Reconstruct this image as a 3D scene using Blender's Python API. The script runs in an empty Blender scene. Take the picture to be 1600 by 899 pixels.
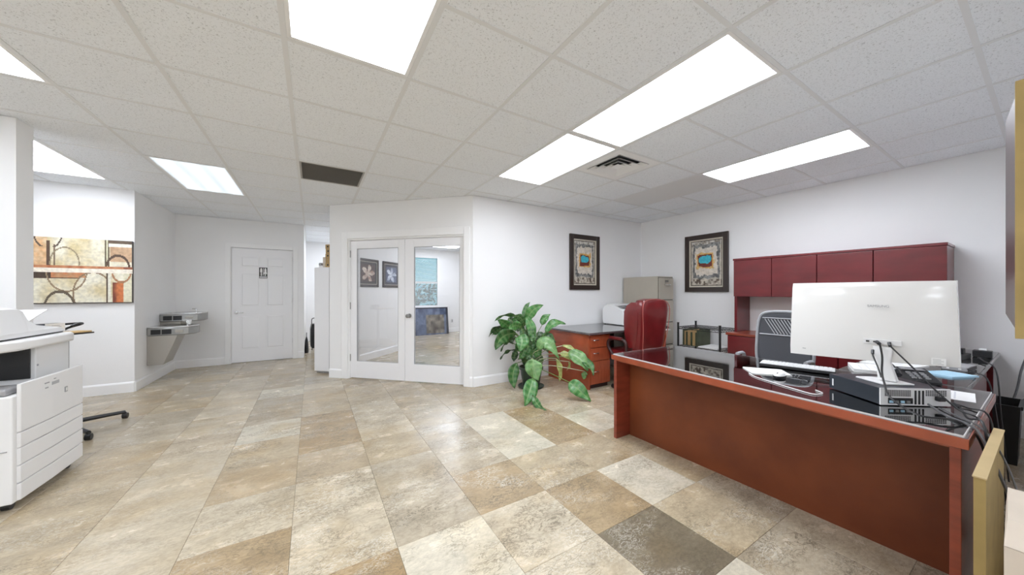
import bpy, bmesh, math, random
from mathutils import Matrix, Vector
random.seed(7)
PI = math.pi
R = math.radians
scene = bpy.context.scene
C = scene.collection

# ---------------------------------------------------------------- camera, world, exposure
cam_d = bpy.data.cameras.new('camera')
cam_d.sensor_width = 36.0
cam_d.lens = 521.64 / 1600 * 36
cam_d.shift_x = -0.00814
cam_d.shift_y = 0.00437
cam_d.clip_start = 0.02
cam = bpy.data.objects.new('camera', cam_d)
C.objects.link(cam)
cam.location = (0, 0, 1.25)
cam.rotation_euler = (PI / 2, 0, -0.5579)
scene.camera = cam

world = bpy.data.worlds.new('world')
scene.world = world
world.use_nodes = True
bg = world.node_tree.nodes['Background']
bg.inputs[0].default_value = (0.86, 0.94, 1.0, 1)
bg.inputs[1].default_value = 1.6

vs = scene.view_settings
vs.view_transform = 'Standard'
vs.look = 'None'
vs.gamma = 1
vs.use_curve_mapping = False
vs.exposure = 0.0
LAMP = 13.2            # radiance of the fluorescent diffusers
try:
    scene.cycles.max_bounces = 16
    scene.cycles.diffuse_bounces = 12
except Exception:
    pass

# ---------------------------------------------------------------- materials
MATS = {}
def new_mat(name):
    m = bpy.data.materials.new(name); m.use_nodes = True
    MATS[name] = m
    nt = m.node_tree
    return m, nt, nt.nodes['Principled BSDF'], nt.nodes['Material Output']
def N(nt, kind, **kw):
    n = nt.nodes.new(kind)
    for k, v in kw.items(): setattr(n, k, v)
    return n
def mat(name, col, rough=0.5, metal=0.0, spec=0.5, var=0.0, scale=8.0, stretch=(1, 1, 1), bump=0.0, bscale=60.0, coat=0.0, col2=None, emit=0.0):
    m, nt, p, out = new_mat(name)
    p.inputs['Base Color'].default_value = (*col, 1)
    p.inputs['Roughness'].default_value = rough
    p.inputs['Metallic'].default_value = metal
    p.inputs['Specular IOR Level'].default_value = spec
    p.inputs['Coat Weight'].default_value = coat
    p.inputs['Coat Roughness'].default_value = 0.06
    tc = N(nt, 'ShaderNodeTexCoord'); mp = N(nt, 'ShaderNodeMapping')
    mp.inputs['Scale'].default_value = stretch
    nt.links.new(tc.outputs['Object'], mp.inputs['Vector'])
    no = N(nt, 'ShaderNodeTexNoise'); no.inputs['Scale'].default_value = scale; no.inputs['Detail'].default_value = 5
    nt.links.new(mp.outputs[0], no.inputs['Vector'])
    if var or col2:
        cr = N(nt, 'ShaderNodeValToRGB')
        c2 = col2 or tuple(max(0, c * (1 - var)) for c in col)
        cr.color_ramp.elements[0].position = 0.3; cr.color_ramp.elements[1].position = 0.7
        cr.color_ramp.elements[0].color = (*c2, 1); cr.color_ramp.elements[1].color = (*col, 1)
        nt.links.new(no.outputs['Fac'], cr.inputs[0]); nt.links.new(cr.outputs[0], p.inputs['Base Color'])
    if bump:
        n2 = N(nt, 'ShaderNodeTexNoise'); n2.inputs['Scale'].default_value = bscale; n2.inputs['Detail'].default_value = 3
        nt.links.new(mp.outputs[0], n2.inputs['Vector'])
        b = N(nt, 'ShaderNodeBump'); b.inputs['Strength'].default_value = bump; b.inputs['Distance'].default_value = 0.01
        nt.links.new(n2.outputs['Fac'], b.inputs['Height']); nt.links.new(b.outputs[0], p.inputs['Normal'])
    if emit:
        p.inputs['Emission Color'].default_value = (*col, 1); p.inputs['Emission Strength'].default_value = emit
    return m

mat('wall', (0.87, 0.87, 0.872), 0.55, bump=0.05, bscale=120, var=0.02, scale=2)
mat('trim', (0.89, 0.89, 0.89), 0.3)
mat('door_paint', (0.86, 0.86, 0.875), 0.32)
mat('tbar', (0.76, 0.77, 0.78), 0.5)
mat('grid_metal', (0.86, 0.86, 0.86), 0.4)
mat('cherry', (0.30, 0.055, 0.028), 0.32, var=0.35, scale=5, stretch=(1, 1, 6), coat=0.25)
mat('cherry_bright', (0.40, 0.085, 0.035), 0.22, var=0.25, scale=6, stretch=(6, 1, 1), coat=0.4)
mat('cherry_brown', (0.225, 0.060, 0.020), 0.42, spec=0.3, scale=2.2, coat=0.06, col2=(0.13, 0.033, 0.013))
mat('mahogany', (0.165, 0.014, 0.018), 0.30, var=0.3, scale=4, stretch=(1, 1, 3), coat=0.35)
mat('mahogany_dark', (0.05, 0.018, 0.018), 0.4, var=0.3)
mat('desk_top', (0.13, 0.095, 0.10), 0.22, var=0.35, scale=5, stretch=(8, 1, 1), coat=0.6)
mat('leather', (0.17, 0.012, 0.014), 0.30, var=0.25, scale=9, bump=0.12, bscale=90, coat=0.25)
mat('piping', (0.45, 0.12, 0.10), 0.35)
mat('file_metal', (0.47, 0.43, 0.36), 0.45, var=0.04)
mat('file_gap_shade', (0.12, 0.11, 0.09), 0.6)
mat('chrome', (0.75, 0.75, 0.75), 0.18, metal=1.0)
mat('steel', (0.38, 0.38, 0.37), 0.28, metal=0.85, var=0.15, scale=14)
mat('black', (0.012, 0.012, 0.013), 0.4)
mat('black_gloss', (0.015, 0.015, 0.018), 0.12)
mat('navy_case', (0.018, 0.024, 0.034), 0.35)
mat('cable', (0.02, 0.02, 0.022), 0.35)
mat('cable_grey', (0.10, 0.10, 0.105), 0.4)
mat('cable_white', (0.75, 0.75, 0.75), 0.4)
mat('plastic_white', (0.80, 0.80, 0.80), 0.35)
mat('plastic_light', (0.72, 0.72, 0.72), 0.4)
mat('plastic_grey', (0.35, 0.35, 0.36), 0.4)
mat('monitor_white', (0.76, 0.755, 0.74), 0.16, coat=0.4)
mat('paper', (0.85, 0.85, 0.84), 0.7)
mat('paper_lines', (0.62, 0.63, 0.66), 0.7)
mat('paper_blue', (0.42, 0.66, 0.82), 0.6)
mat('mesh_grey', (0.085, 0.088, 0.10), 0.7, bump=0.3, bscale=300)
mat('frame_grey', (0.42, 0.43, 0.45), 0.4)
mat('stripe_grey', (0.45, 0.46, 0.48), 0.5)
mat('cardboard', (0.52, 0.40, 0.22), 0.7, var=0.15, scale=6)
mat('tan_panel', (0.43, 0.31, 0.115), 0.7, var=0.22, scale=9, stretch=(1, 1, 1))
mat('tan_pale', (0.58, 0.44, 0.23), 0.7, var=0.12)
mat('box_pale', (0.62, 0.54, 0.45), 0.7, var=0.1)
mat('kraft', (0.46, 0.31, 0.14), 0.75, var=0.1)
mat('frame_dark', (0.028, 0.016, 0.012), 0.3, coat=0.2)
mat('frame_lip', (0.62, 0.58, 0.48), 0.4)
mat('green_file', (0.10, 0.115, 0.07), 0.7, var=0.3)
mat('manila', (0.55, 0.38, 0.18), 0.7)
mat('pot', (0.012, 0.035, 0.022), 0.3)
mat('soil', (0.05, 0.032, 0.02), 0.9, bump=0.6, bscale=40)
mat('stem', (0.12, 0.20, 0.05), 0.5)
mat('stem_pale', (0.50, 0.50, 0.32), 0.5)
mat('taupe', (0.40, 0.375, 0.335), 0.35, metal=0.3)
mat('grille_grey', (0.36, 0.345, 0.32), 0.5)
mat('vent_dark', (0.01, 0.01, 0.01), 0.8)
mat('foliage', (0.05, 0.16, 0.06), 0.8, var=0.4, scale=5)
mat('asphalt', (0.35, 0.40, 0.36), 0.9, var=0.2)
mat('grout', (0.56, 0.50, 0.41), 0.6)
mat('shelf_metal', (0.42, 0.43, 0.43), 0.35, metal=0.5)
mat('concrete', (0.70, 0.69, 0.66), 0.9, var=0.1)
mat('panel_grey', (0.74, 0.74, 0.74), 0.5)

def attr_mat(name, rough=0.4, noise=0.25, nscale=25, coat=0.0, trans=0.0):
    m, nt, p, out = new_mat(name)
    a = N(nt, 'ShaderNodeAttribute', attribute_name='Col')
    tc = N(nt, 'ShaderNodeTexCoord')
    no = N(nt, 'ShaderNodeTexNoise'); no.inputs['Scale'].default_value = nscale; no.inputs['Detail'].default_value = 4
    nt.links.new(tc.outputs['Object'], no.inputs['Vector'])
    mr = N(nt, 'ShaderNodeMapRange'); mr.inputs[1].default_value = 0.3; mr.inputs[2].default_value = 0.7
    mr.inputs[3].default_value = 1 - noise; mr.inputs[4].default_value = 1 + noise
    nt.links.new(no.outputs['Fac'], mr.inputs[0])
    vm = N(nt, 'ShaderNodeVectorMath', operation='SCALE')
    nt.links.new(a.outputs['Color'], vm.inputs[0]); nt.links.new(mr.outputs[0], vm.inputs['Scale'])
    nt.links.new(vm.outputs[0], p.inputs['Base Color'])
    p.inputs['Roughness'].default_value = rough; p.inputs['Coat Weight'].default_value = coat
    return m
attr_mat('painted', 0.35, 0.18, 30)
attr_mat('print_flat', 0.4, 0.0, 10)
attr_mat('leaf', 0.32, 0.22, 22, coat=0.1)

# glass: fresnel mix of clear and mirror
def glass_mat(name, tint, ior=1.5, rough=0.0):
    m, nt, p, out = new_mat(name)
    nt.nodes.remove(p)
    fr = N(nt, 'ShaderNodeFresnel'); fr.inputs[0].default_value = ior
    tr = N(nt, 'ShaderNodeBsdfTransparent'); tr.inputs[0].default_value = (*tint, 1)
    gl = N(nt, 'ShaderNodeBsdfGlossy'); gl.inputs['Roughness'].default_value = rough
    mx = N(nt, 'ShaderNodeMixShader')
    nt.links.new(fr.outputs[0], mx.inputs[0]); nt.links.new(tr.outputs[0], mx.inputs[1]); nt.links.new(gl.outputs[0], mx.inputs[2])
    nt.links.new(mx.outputs[0], out.inputs[0])
glass_mat('glass', (0.91, 0.915, 0.93))
glass_mat('glass_tinted', (0.50, 0.68, 0.70), 1.3)
glass_mat('glass_top', (0.97, 0.98, 0.98), 3.0)
_nt = MATS['glass_top'].node_tree     # polished desk glass, mirror share raised above fresnel to brighten its reflections
_mx = [n for n in _nt.nodes if n.bl_idname == 'ShaderNodeMixShader'][0]; _fr = [n for n in _nt.nodes if n.bl_idname == 'ShaderNodeFresnel'][0]
_mr = _nt.nodes.new('ShaderNodeMapRange'); _mr.inputs[1].default_value = 0.1; _mr.inputs[2].default_value = 0.75; _mr.inputs[3].default_value = 0.38; _mr.inputs[4].default_value = 0.95
_nt.links.new(_fr.outputs[0], _mr.inputs[0]); _nt.links.new(_mr.outputs[0], _mx.inputs[0])

# lamp diffuser: prismatic acrylic lit by three tubes
def lamp_mat(name, axis, strength, tint=(1.0, 1.0, 1.0)):
    m, nt, p, out = new_mat(name)
    tc = N(nt, 'ShaderNodeTexCoord'); sp = N(nt, 'ShaderNodeSeparateXYZ')
    nt.links.new(tc.outputs['Object'], sp.inputs[0])
    mu = N(nt, 'ShaderNodeMath', operation='MULTIPLY'); mu.inputs[1].default_value = 2 * PI / 0.19
    nt.links.new(sp.outputs[axis], mu.inputs[0])
    co = N(nt, 'ShaderNodeMath', operation='COSINE'); nt.links.new(mu.outputs[0], co.inputs[0])
    mr = N(nt, 'ShaderNodeMapRange'); mr.inputs[1].default_value = -1; mr.inputs[2].default_value = 1
    mr.inputs[3].default_value = strength * 0.72; mr.inputs[4].default_value = strength * 1.25
    nt.links.new(co.outputs[0], mr.inputs[0])
    p.inputs['Base Color'].default_value = (0.8, 0.8, 0.8, 1)
    p.inputs['Emission Color'].default_value = (*tint, 1)
    nt.links.new(mr.outputs[0], p.inputs['Emission Strength'])
lamp_mat('lamp', 0, LAMP, (0.905, 0.957, 1.045))
lamp_mat('lamp_cool', 0, 0.95, (0.74, 0.88, 1.0))

# ceiling tile: mineral fibre with worm-hole pits
def ceiling_mat(name, col):
    m, nt, p, out = new_mat(name)
    ge = N(nt, 'ShaderNodeNewGeometry')
    vo = N(nt, 'ShaderNodeTexNoise'); vo.inputs['Scale'].default_value = 120; vo.inputs['Detail'].default_value = 2.5; vo.inputs['Distortion'].default_value = 1.2
    nt.links.new(ge.outputs['Position'], vo.inputs['Vector'])
    cr = N(nt, 'ShaderNodeValToRGB')
    cr.color_ramp.elements[0].position = 0.33; cr.color_ramp.elements[0].color = (*[c * 0.66 for c in col], 1)
    cr.color_ramp.elements[1].position = 0.42; cr.color_ramp.elements[1].color = (*col, 1)
    nt.links.new(vo.outputs['Fac'], cr.inputs[0]); nt.links.new(cr.outputs[0], p.inputs['Base Color'])
    b = N(nt, 'ShaderNodeBump'); b.inputs['Strength'].default_value = 0.3; b.inputs['Distance'].default_value = 0.004
    nt.links.new(cr.outputs[0], b.inputs['Height']); nt.links.new(b.outputs[0], p.inputs['Normal'])
    p.inputs['Roughness'].default_value = 0.8; p.inputs['Specular IOR Level'].default_value = 0.2
ceiling_mat('ceiling_tile', (0.865, 0.892, 0.925))

# travertine: tile colour from the object, veins and pits from noise
def travertine():
    m, nt, p, out = new_mat('travertine')
    L = nt.links.new
    oi = N(nt, 'ShaderNodeObjectInfo'); ge = N(nt, 'ShaderNodeNewGeometry')
    of = N(nt, 'ShaderNodeVectorMath', operation='SCALE'); of.inputs[0].default_value = (13, 29, 7)
    L(oi.outputs['Random'], of.inputs['Scale'])
    ad = N(nt, 'ShaderNodeVectorMath', operation='ADD'); L(ge.outputs['Position'], ad.inputs[0]); L(of.outputs[0], ad.inputs[1])
    mp = N(nt, 'ShaderNodeMapping'); mp.inputs['Scale'].default_value = (1.0, 1.7, 1); mp.inputs['Rotation'].default_value = (0, 0, 0.12); L(ad.outputs[0], mp.inputs[0])
    n1 = N(nt, 'ShaderNodeTexNoise'); n1.inputs['Scale'].default_value = 3.6; n1.inputs['Detail'].default_value = 7; n1.inputs['Roughness'].default_value = 0.62; n1.inputs['Distortion'].default_value = 0.25
    L(mp.outputs[0], n1.inputs['Vector'])
    r1 = N(nt, 'ShaderNodeMapRange'); r1.inputs[1].default_value = 0.32; r1.inputs[2].default_value = 0.68; r1.inputs[3].default_value = 0.80; r1.inputs[4].default_value = 1.12
    L(n1.outputs['Fac'], r1.inputs[0])
    ng = N(nt, 'ShaderNodeTexNoise'); ng.inputs['Scale'].default_value = 38; ng.inputs['Detail'].default_value = 6; ng.inputs['Roughness'].default_value = 0.7; L(mp.outputs[0], ng.inputs['Vector'])
    rg = N(nt, 'ShaderNodeMapRange'); rg.inputs[1].default_value = 0.34; rg.inputs[2].default_value = 0.62; rg.inputs[3].default_value = 0.84; rg.inputs[4].default_value = 1.07; L(ng.outputs['Fac'], rg.inputs[0])
    mm = N(nt, 'ShaderNodeMath', operation='MULTIPLY'); L(r1.outputs[0], mm.inputs[0]); L(rg.outputs[0], mm.inputs[1])
    s1 = N(nt, 'ShaderNodeVectorMath', operation='SCALE'); L(oi.outputs['Color'], s1.inputs[0]); L(mm.outputs[0], s1.inputs['Scale'])
    # warm ochre clouds
    n2 = N(nt, 'ShaderNodeTexNoise'); n2.inputs['Scale'].default_value = 2.3; n2.inputs['Detail'].default_value = 4; L(ad.outputs[0], n2.inputs['Vector'])
    c2 = N(nt, 'ShaderNodeMapRange'); c2.inputs[1].default_value = 0.5; c2.inputs[2].default_value = 0.72; c2.inputs[3].default_value = 0; c2.inputs[4].default_value = 0.55
    L(n2.outputs['Fac'], c2.inputs[0])
    m1 = N(nt, 'ShaderNodeMix', data_type='RGBA', blend_type='MULTIPLY'); m1.inputs[7].default_value = (0.84, 0.72, 0.53, 1)
    L(c2.outputs[0], m1.inputs[0]); L(s1.outputs[0], m1.inputs[6])
    # thin grey veins (ridges of a distorted noise), gathered in patches
    def ridge(scale, width, dist):
        a = N(nt, 'ShaderNodeTexNoise'); a.inputs['Scale'].default_value = scale; a.inputs['Detail'].default_value = 5; a.inputs['Roughness'].default_value = 0.6; a.inputs['Distortion'].default_value = dist; L(mp.outputs[0], a.inputs['Vector'])
        b = N(nt, 'ShaderNodeMath', operation='SUBTRACT'); b.inputs[1].default_value = 0.5; L(a.outputs['Fac'], b.inputs[0])
        c = N(nt, 'ShaderNodeMath', operation='ABSOLUTE'); L(b.outputs[0], c.inputs[0])
        d = N(nt, 'ShaderNodeMapRange'); d.inputs[1].default_value = 0.0; d.inputs[2].default_value = width; d.inputs[3].default_value = 1; d.inputs[4].default_value = 0; L(c.outputs[0], d.inputs[0])
        return d.outputs[0]
    def patch(scale, lo, hi, amt):
        a = N(nt, 'ShaderNodeTexNoise'); a.inputs['Scale'].default_value = scale; a.inputs['Detail'].default_value = 3; L(mp.outputs[0], a.inputs['Vector'])
        b = N(nt, 'ShaderNodeMapRange'); b.inputs[1].default_value = lo; b.inputs[2].default_value = hi; b.inputs[3].default_value = 0.0; b.inputs[4].default_value = amt; L(a.outputs['Fac'], b.inputs[0])
        return b.outputs[0]
    def mul(a, b):
        m_ = N(nt, 'ShaderNodeMath', operation='MULTIPLY'); L(a, m_.inputs[0]); L(b, m_.inputs[1]); return m_.outputs[0]
    cur_ = m1.outputs[2]
    for sc, wd, di, ps, lo, hi, am, colr in ((13, .034, 1.2, 2.6, .46, .60, .85, (0.13, 0.105, 0.075, 1)), (27, .05, .8, 4.0, .47, .58, .75, (0.17, 0.14, 0.10, 1)), (19, .04, 1.6, 3.2, .48, .62, .55, (0.80, 0.77, 0.68, 1)), (4.5, .010, 1.0, 2.0, .45, .60, .8, (0.16, 0.13, 0.09, 1))):
        f_ = mul(mul(ridge(sc, wd, di), patch(ps, lo, hi, am)), oi.outputs['Alpha'])
        q_ = N(nt, 'ShaderNodeMix', data_type='RGBA'); q_.inputs[7].default_value = colr
        L(f_, q_.inputs[0]); L(cur_, q_.inputs[6]); cur_ = q_.outputs[2]
    L(cur_, p.inputs['Base Color'])
    rr = N(nt, 'ShaderNodeMapRange'); rr.inputs[1].default_value = 0.3; rr.inputs[2].default_value = 0.7; rr.inputs[3].default_value = 0.16; rr.inputs[4].default_value = 0.30
    L(n1.outputs['Fac'], rr.inputs[0]); L(rr.outputs[0], p.inputs['Roughness'])
    p.inputs['Specular IOR Level'].default_value = 0.5
travertine()

# ---------------------------------------------------------------- mesh helpers
ROOTM = {}
def root_matrix(o):
    while o is not None:
        if o.name in ROOTM: return ROOTM[o.name]
        o = o.parent
    return Matrix.Identity(4)
def thing(name, label, cat, loc=(0, 0, 0), rotz=0.0, group=None, kind=None):
    o = bpy.data.objects.new(name, None); C.objects.link(o)
    o.empty_display_size = 0.1
    o.location = loc; o.rotation_euler = (0, 0, rotz)
    ROOTM[o.name] = Matrix.Translation(loc) @ Matrix.Rotation(rotz, 4, 'Z')
    if kind: o['kind'] = kind
    if label: o['label'] = label
    if cat: o['category'] = cat
    if group: o['group'] = group
    return o
def tag(o, label=None, cat=None, group=None, kind=None):
    if label: o['label'] = label
    if cat: o['category'] = cat
    if group: o['group'] = group
    if kind: o['kind'] = kind
    return o

class MB:
    """collects world-space geometry (or geometry in frame M)"""
    def __init__(s, M=None): s.v = []; s.f = []; s.c = []; s.M = M or Matrix.Identity(4)
    def add(s, vs_, fs, col=None):
        b = len(s.v)
        for v in vs_: s.v.append(s.M @ Vector(v))
        for f in fs:
            s.f.append([i + b for i in f]); s.c.append(col)
        return s
    def box(s, x0, x1, y0, y1, z0, z1, col=None):
        x0, x1 = sorted((x0, x1)); y0, y1 = sorted((y0, y1)); z0, z1 = sorted((z0, z1))
        vs_ = [(x, y, z) for z in (z0, z1) for x, y in ((x0, y0), (x1, y0), (x1, y1), (x0, y1))]
        return s.add(vs_, [(3, 2, 1, 0), (4, 5, 6, 7), (0, 1, 5, 4), (1, 2, 6, 5), (2, 3, 7, 6), (3, 0, 4, 7)], col)
    def prism(s, pts, z0, z1, col=None):
        n = len(pts)
        area = sum(pts[i][0] * pts[(i + 1) % n][1] - pts[(i + 1) % n][0] * pts[i][1] for i in range(n))
        if area < 0: pts = pts[::-1]
        vs_ = [(x, y, z0) for x, y in pts] + [(x, y, z1) for x, y in pts]
        fs = [tuple(range(n - 1, -1, -1)), tuple(range(n, 2 * n))] + [(i, (i + 1) % n, n + (i + 1) % n, n + i) for i in range(n)]
        return s.add(vs_, fs, col)
    def loft(s, rings, cap=True, col=None):
        n = len(rings[0]); vs_ = [p for r in rings for p in r]; fs = []
        for k in range(len(rings) - 1):
            for i in range(n):
                j = (i + 1) % n
                fs.append((k * n + i, k * n + j, (k + 1) * n + j, (k + 1) * n + i))
        if cap: fs += [tuple(range(n - 1, -1, -1)), tuple((len(rings) - 1) * n + i for i in range(n))]
        return s.add(vs_, fs, col)
    def tube(s, pts, r, n=8, col=None):
        pts = [Vector(p) for p in pts]; rings = []
        rs = r if isinstance(r, (list, tuple)) else [r] * len(pts)
        up = None
        for i, p in enumerate(pts):
            d = (pts[min(i + 1, len(pts) - 1)] - pts[max(i - 1, 0)])
            d = d.normalized() if d.length > 1e-9 else Vector((0, 0, 1))
            if up is None: up = Vector((0, 0, 1)) if abs(d.z) < 0.9 else Vector((1, 0, 0))
            a = d.cross(up)
            if a.length < 1e-4: a = d.cross(Vector((0, 1, 0.1)))
            a.normalize(); b = d.cross(a).normalized(); up = a.cross(d) * 1.0
            rings.append([p + (a * math.cos(t) + b * math.sin(t)) * rs[i] for t in [2 * PI * k / n for k in range(n)]])
        return s.loft(rings, True, col)
    def cyl(s, x, y, z0, z1, r, n=20, r2=None):
        r2 = r if r2 is None else r2
        return s.loft([[(x + q * math.cos(2 * PI * k / n), y + q * math.sin(2 * PI * k / n), z) for k in range(n)] for z, q in ((z0, r), (z1, r2))])
    def lathe(s, x, y, prof, n=24):
        return s.loft([[(x + q * math.cos(2 * PI * k / n), y + q * math.sin(2 * PI * k / n), z) for k in range(n)] for q, z in prof])
    def build(s, name, m, parent=None, bevel=0.0, smooth=False, seg=2):
        me = bpy.data.meshes.new(name)
        Mi = root_matrix(parent).inverted() if parent else Matrix.Identity(4)
        me.from_pydata([tuple(Mi @ v) for v in s.v], [], s.f)
        me.validate()
        ms = m if isinstance(m, (list, tuple)) else [m]
        for q in ms: me.materials.append(MATS[q])
        if any(c is not None for c in s.c):
            at = me.color_attributes.new('Col', 'FLOAT_COLOR', 'CORNER')
            k = 0
            for pi, poly in enumerate(me.polygons):
                c = s.c[pi] or (1, 1, 1)
                for li in poly.loop_indices: at.data[li].color = (*c, 1)
        if smooth:
            for p in me.polygons: p.use_smooth = True
        me.update()
        o = bpy.data.objects.new(name, me); C.objects.link(o)
        if parent: o.parent = parent
        if smooth:
            try:
                bm = bmesh.new(); bm.from_mesh(me)
                bmesh.ops.recalc_face_normals(bm, faces=bm.faces)
                for e in bm.edges:
                    if len(e.link_faces) == 2 and e.calc_face_angle(0) > R(38): e.smooth = False
                bm.to_mesh(me); bm.free()
            except Exception: pass
        if bevel:
            b = o.modifiers.new('bevel', 'BEVEL'); b.width = bevel; b.segments = seg; b.limit_method = 'ANGLE'; b.angle_limit = R(40)
            try: b.harden_normals = False
            except Exception: pass
            if smooth is False:
                pass
        return o
def frame_at(x, y, z, rotz): return Matrix.Translation((x, y, z)) @ Matrix.Rotation(rotz, 4, 'Z')
def spline(pts, n=8):
    P = [Vector(p) for p in pts]; out = []
    for i in range(len(P) - 1):
        p0 = P[max(i - 1, 0)]; p1 = P[i]; p2 = P[i + 1]; p3 = P[min(i + 2, len(P) - 1)]
        for k in range(n):
            t = k / n
            out.append(0.5 * ((2 * p1) + (p2 - p0) * t + (2 * p0 - 5 * p1 + 4 * p2 - p3) * t * t + (3 * p1 - p0 - 3 * p2 + p3) * t ** 3))
    out.append(P[-1]); return out
def text_mesh(name, txt, size, M, m, parent, depth=0.0006):
    cu = bpy.data.curves.new(name, 'FONT'); cu.body = txt; cu.size = size; cu.extrude = depth; cu.align_x = 'CENTER'; cu.align_y = 'CENTER'
    tmp = bpy.data.objects.new('tmp', cu)
    me = bpy.data.meshes.new_from_object(tmp)
    bpy.data.objects.remove(tmp)
    T = root_matrix(parent).inverted() @ M @ Matrix.Rotation(PI / 2, 4, 'X')
    me.transform(T); me.materials.clear(); me.materials.append(MATS[m])
    o = bpy.data.objects.new(name, me); C.objects.link(o); o.parent = parent
    return o
def painted(name, M, w, h, nx, ny, fn, parent, m='painted', y=0.0):
    """a flat picture surface in the local xz plane facing -y, coloured cell by cell"""
    mb = MB(M)
    for j in range(ny):
        for i in range(nx):
            x0, x1 = w * i / nx, w * (i + 1) / nx; z0, z1 = h * j / ny, h * (j + 1) / ny
            mb.add([(x0, y, z0), (x1, y, z0), (x1, y, z1), (x0, y, z1)], [(0, 1, 2, 3)], fn((i + .5) / nx, (j + .5) / ny))
    return mb.build(name, m, parent)

# ================================================================ THE ROOM
ZC = 2.52
GX, GY, GP = -0.1185, 2.0436, 0.6096      # ceiling grid origin and pitch
HS = 1 / math.sqrt(2)
DX, DY = 0.22, 5.63                        # left end of the diagonal office wall
def diag(s, d=0.0): return (DX + s * HS + d * HS, DY - s * HS + d * HS)   # s along the wall, d into the office

# ---- floor: travertine tiles
floor = thing('floor', None, None, kind='structure')
MB().box(-3.75, 5.3, -4.1, 10.2, -0.06, -0.006).build('grout_bed', 'grout', floor)
FX, FPX, FY, FPY = -0.09, 0.446, 0.795, 0.454
cream = (0.54, 0.465, 0.345); beige = (0.48, 0.395, 0.27); grey = (0.455, 0.39, 0.29); brown = (0.40, 0.30, 0.18); white = (0.62, 0.565, 0.45); dark = (0.21, 0.175, 0.12)
known = {(3, 0): (dark, 0.9, 1), (3, 3): (white, 0.3, 2), (4, 0): (beige, 0.7, 1), (4, 1): (white, 0.7, 1), (3, 1): (brown, 0.8, 1), (3, 2): (beige, 0.8, 1), (4, 2): (beige, 0.5, 1),
         (2, 1): (cream, 1.0, 1), (2, 2): (brown, 1.0, 1), (2, 3): (grey, 0.9, 2), (1, 1): (white, 0.8, 1), (0, 1): (brown, 0.9, 1), (5, 3): (white, 0.2, 1), (4, 3): (brown, 0.8, 2),
         (1, 2): (grey, 0.9, 2), (1, 4): (beige, 0.6, 1), (1, 0): (white, 1.0, 1), (2, 0): (cream, 0.6, 1), (3, -1): (white, 0.1, 1), (4, -1): (grey, 1.0, 1), (5, 0): (grey, 0.8, 1), (5, 1): (beige, 0.4, 1), (5, 2): (beige, 0.5, 1),
         (-1, 6): (white, 1.0, 1), (-2, 4): (cream, 0.4, 2), (-1, 3): (cream, 0.6, 1), (-1, 2): (brown, 0.6, 1), (-2, 2): (cream, 0.3, 2), (-1, 9): (white, 0.8, 1), (0, 2): (cream, 0.9, 2), (0, 5): (brown, 0.9, 2), (-3, 4): (beige, 0.6, 2), (-1, 7): (grey, 0.9, 1), (-2, 7): (cream, 0.6, 1)}
rnd = random.Random(11)
taken = set(); tile_meshes = {}
pal = [cream, beige, beige, grey, cream, (0.44, 0.355, 0.24), (0.50, 0.42, 0.305)]
def floor_tile(i, j, n, col, vein):
    key = n
    if key not in tile_meshes:
        g = 0.0006; w = FPX - g; h = FPY * n - g
        me = bpy.data.meshes.new('tile')
        mb = MB()
        e = 0.0009
        mb.loft([[(g, g, -0.006), (w, g, -0.006), (w, h, -0.006), (g, h, -0.006)], [(g, g, -0.0012), (w, g, -0.0012), (w, h, -0.0012), (g, h, -0.0012)], [(g + e, g + e, 0), (w - e, g + e, 0), (w - e, h - e, 0), (g + e, h - e, 0)]])
        me.from_pydata([tuple(v) for v in mb.v], [], mb.f); me.materials.append(MATS['travertine']); me.update()
        tile_meshes[key] = me
    o = bpy.data.objects.new('tile', tile_meshes[key]); C.objects.link(o); o.parent = floor
    o.location = (FX + FPX * i, FY + FPY * j, 0); o.color = (*col, vein)
for j in range(-3, 15):
    for i in range(-8, 12):
        if (i, j) in taken: continue
        if i < -4 and (j > 12 or j < 0): continue
        if (i, j) in known: col, ve, n = known[(i, j)]
        else:
            col = rnd.choice(pal); k = rnd.uniform(0.92, 1.08); col = tuple(c * k for c in col); ve = rnd.uniform(0.35, 1.0)
            n = 2 if (rnd.random() < 0.38 and (i, j + 1) not in known and (i, j + 1) not in taken) else 1
        for q in range(n): taken.add((i, j + q))
        floor_tile(i, j, n, col, ve)
mb = MB(); g = 0.0012
for j in range(-11, 21):
    for i in range(-8, 12):
        if (i, j) in taken: continue
        x = FX + FPX * i; y = FY + FPY * j
        mb.box(x + g, x + FPX - g, y + g, y + FPY - g, -0.006, 0)
o = mb.build('distant_tiles', 'travertine', floor); o['kind'] = 'stuff'; o.color = (0.50, 0.43, 0.325, 0.5)

# unseen window added behind the camera to bring in more daylight
w_ = thing('window_fill', None, None, loc=(-1.35, -4.06, .08), kind='structure')
fr = MB()
for x in (-3.3, -2.0, -.7, .57): fr.box(x, x + .03, -4.09, -4.03, .08, 2.4)
fr.box(-3.3, .6, -4.09, -4.03, .08, .12); fr.box(-3.3, .6, -4.09, -4.03, 2.36, 2.4)
fr.build('window_frame', 'trim', w_); MB().box(-3.27, .57, -4.062, -4.058, .12, 2.36).build('window_pane', 'glass', w_)
o = MB().box(-16, 8, -16, -4.3, -.3, -.2).build('ground_fill', 'concrete'); o['kind'] = 'structure'  # pale ground out of view, added to bounce daylight through the window

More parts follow.
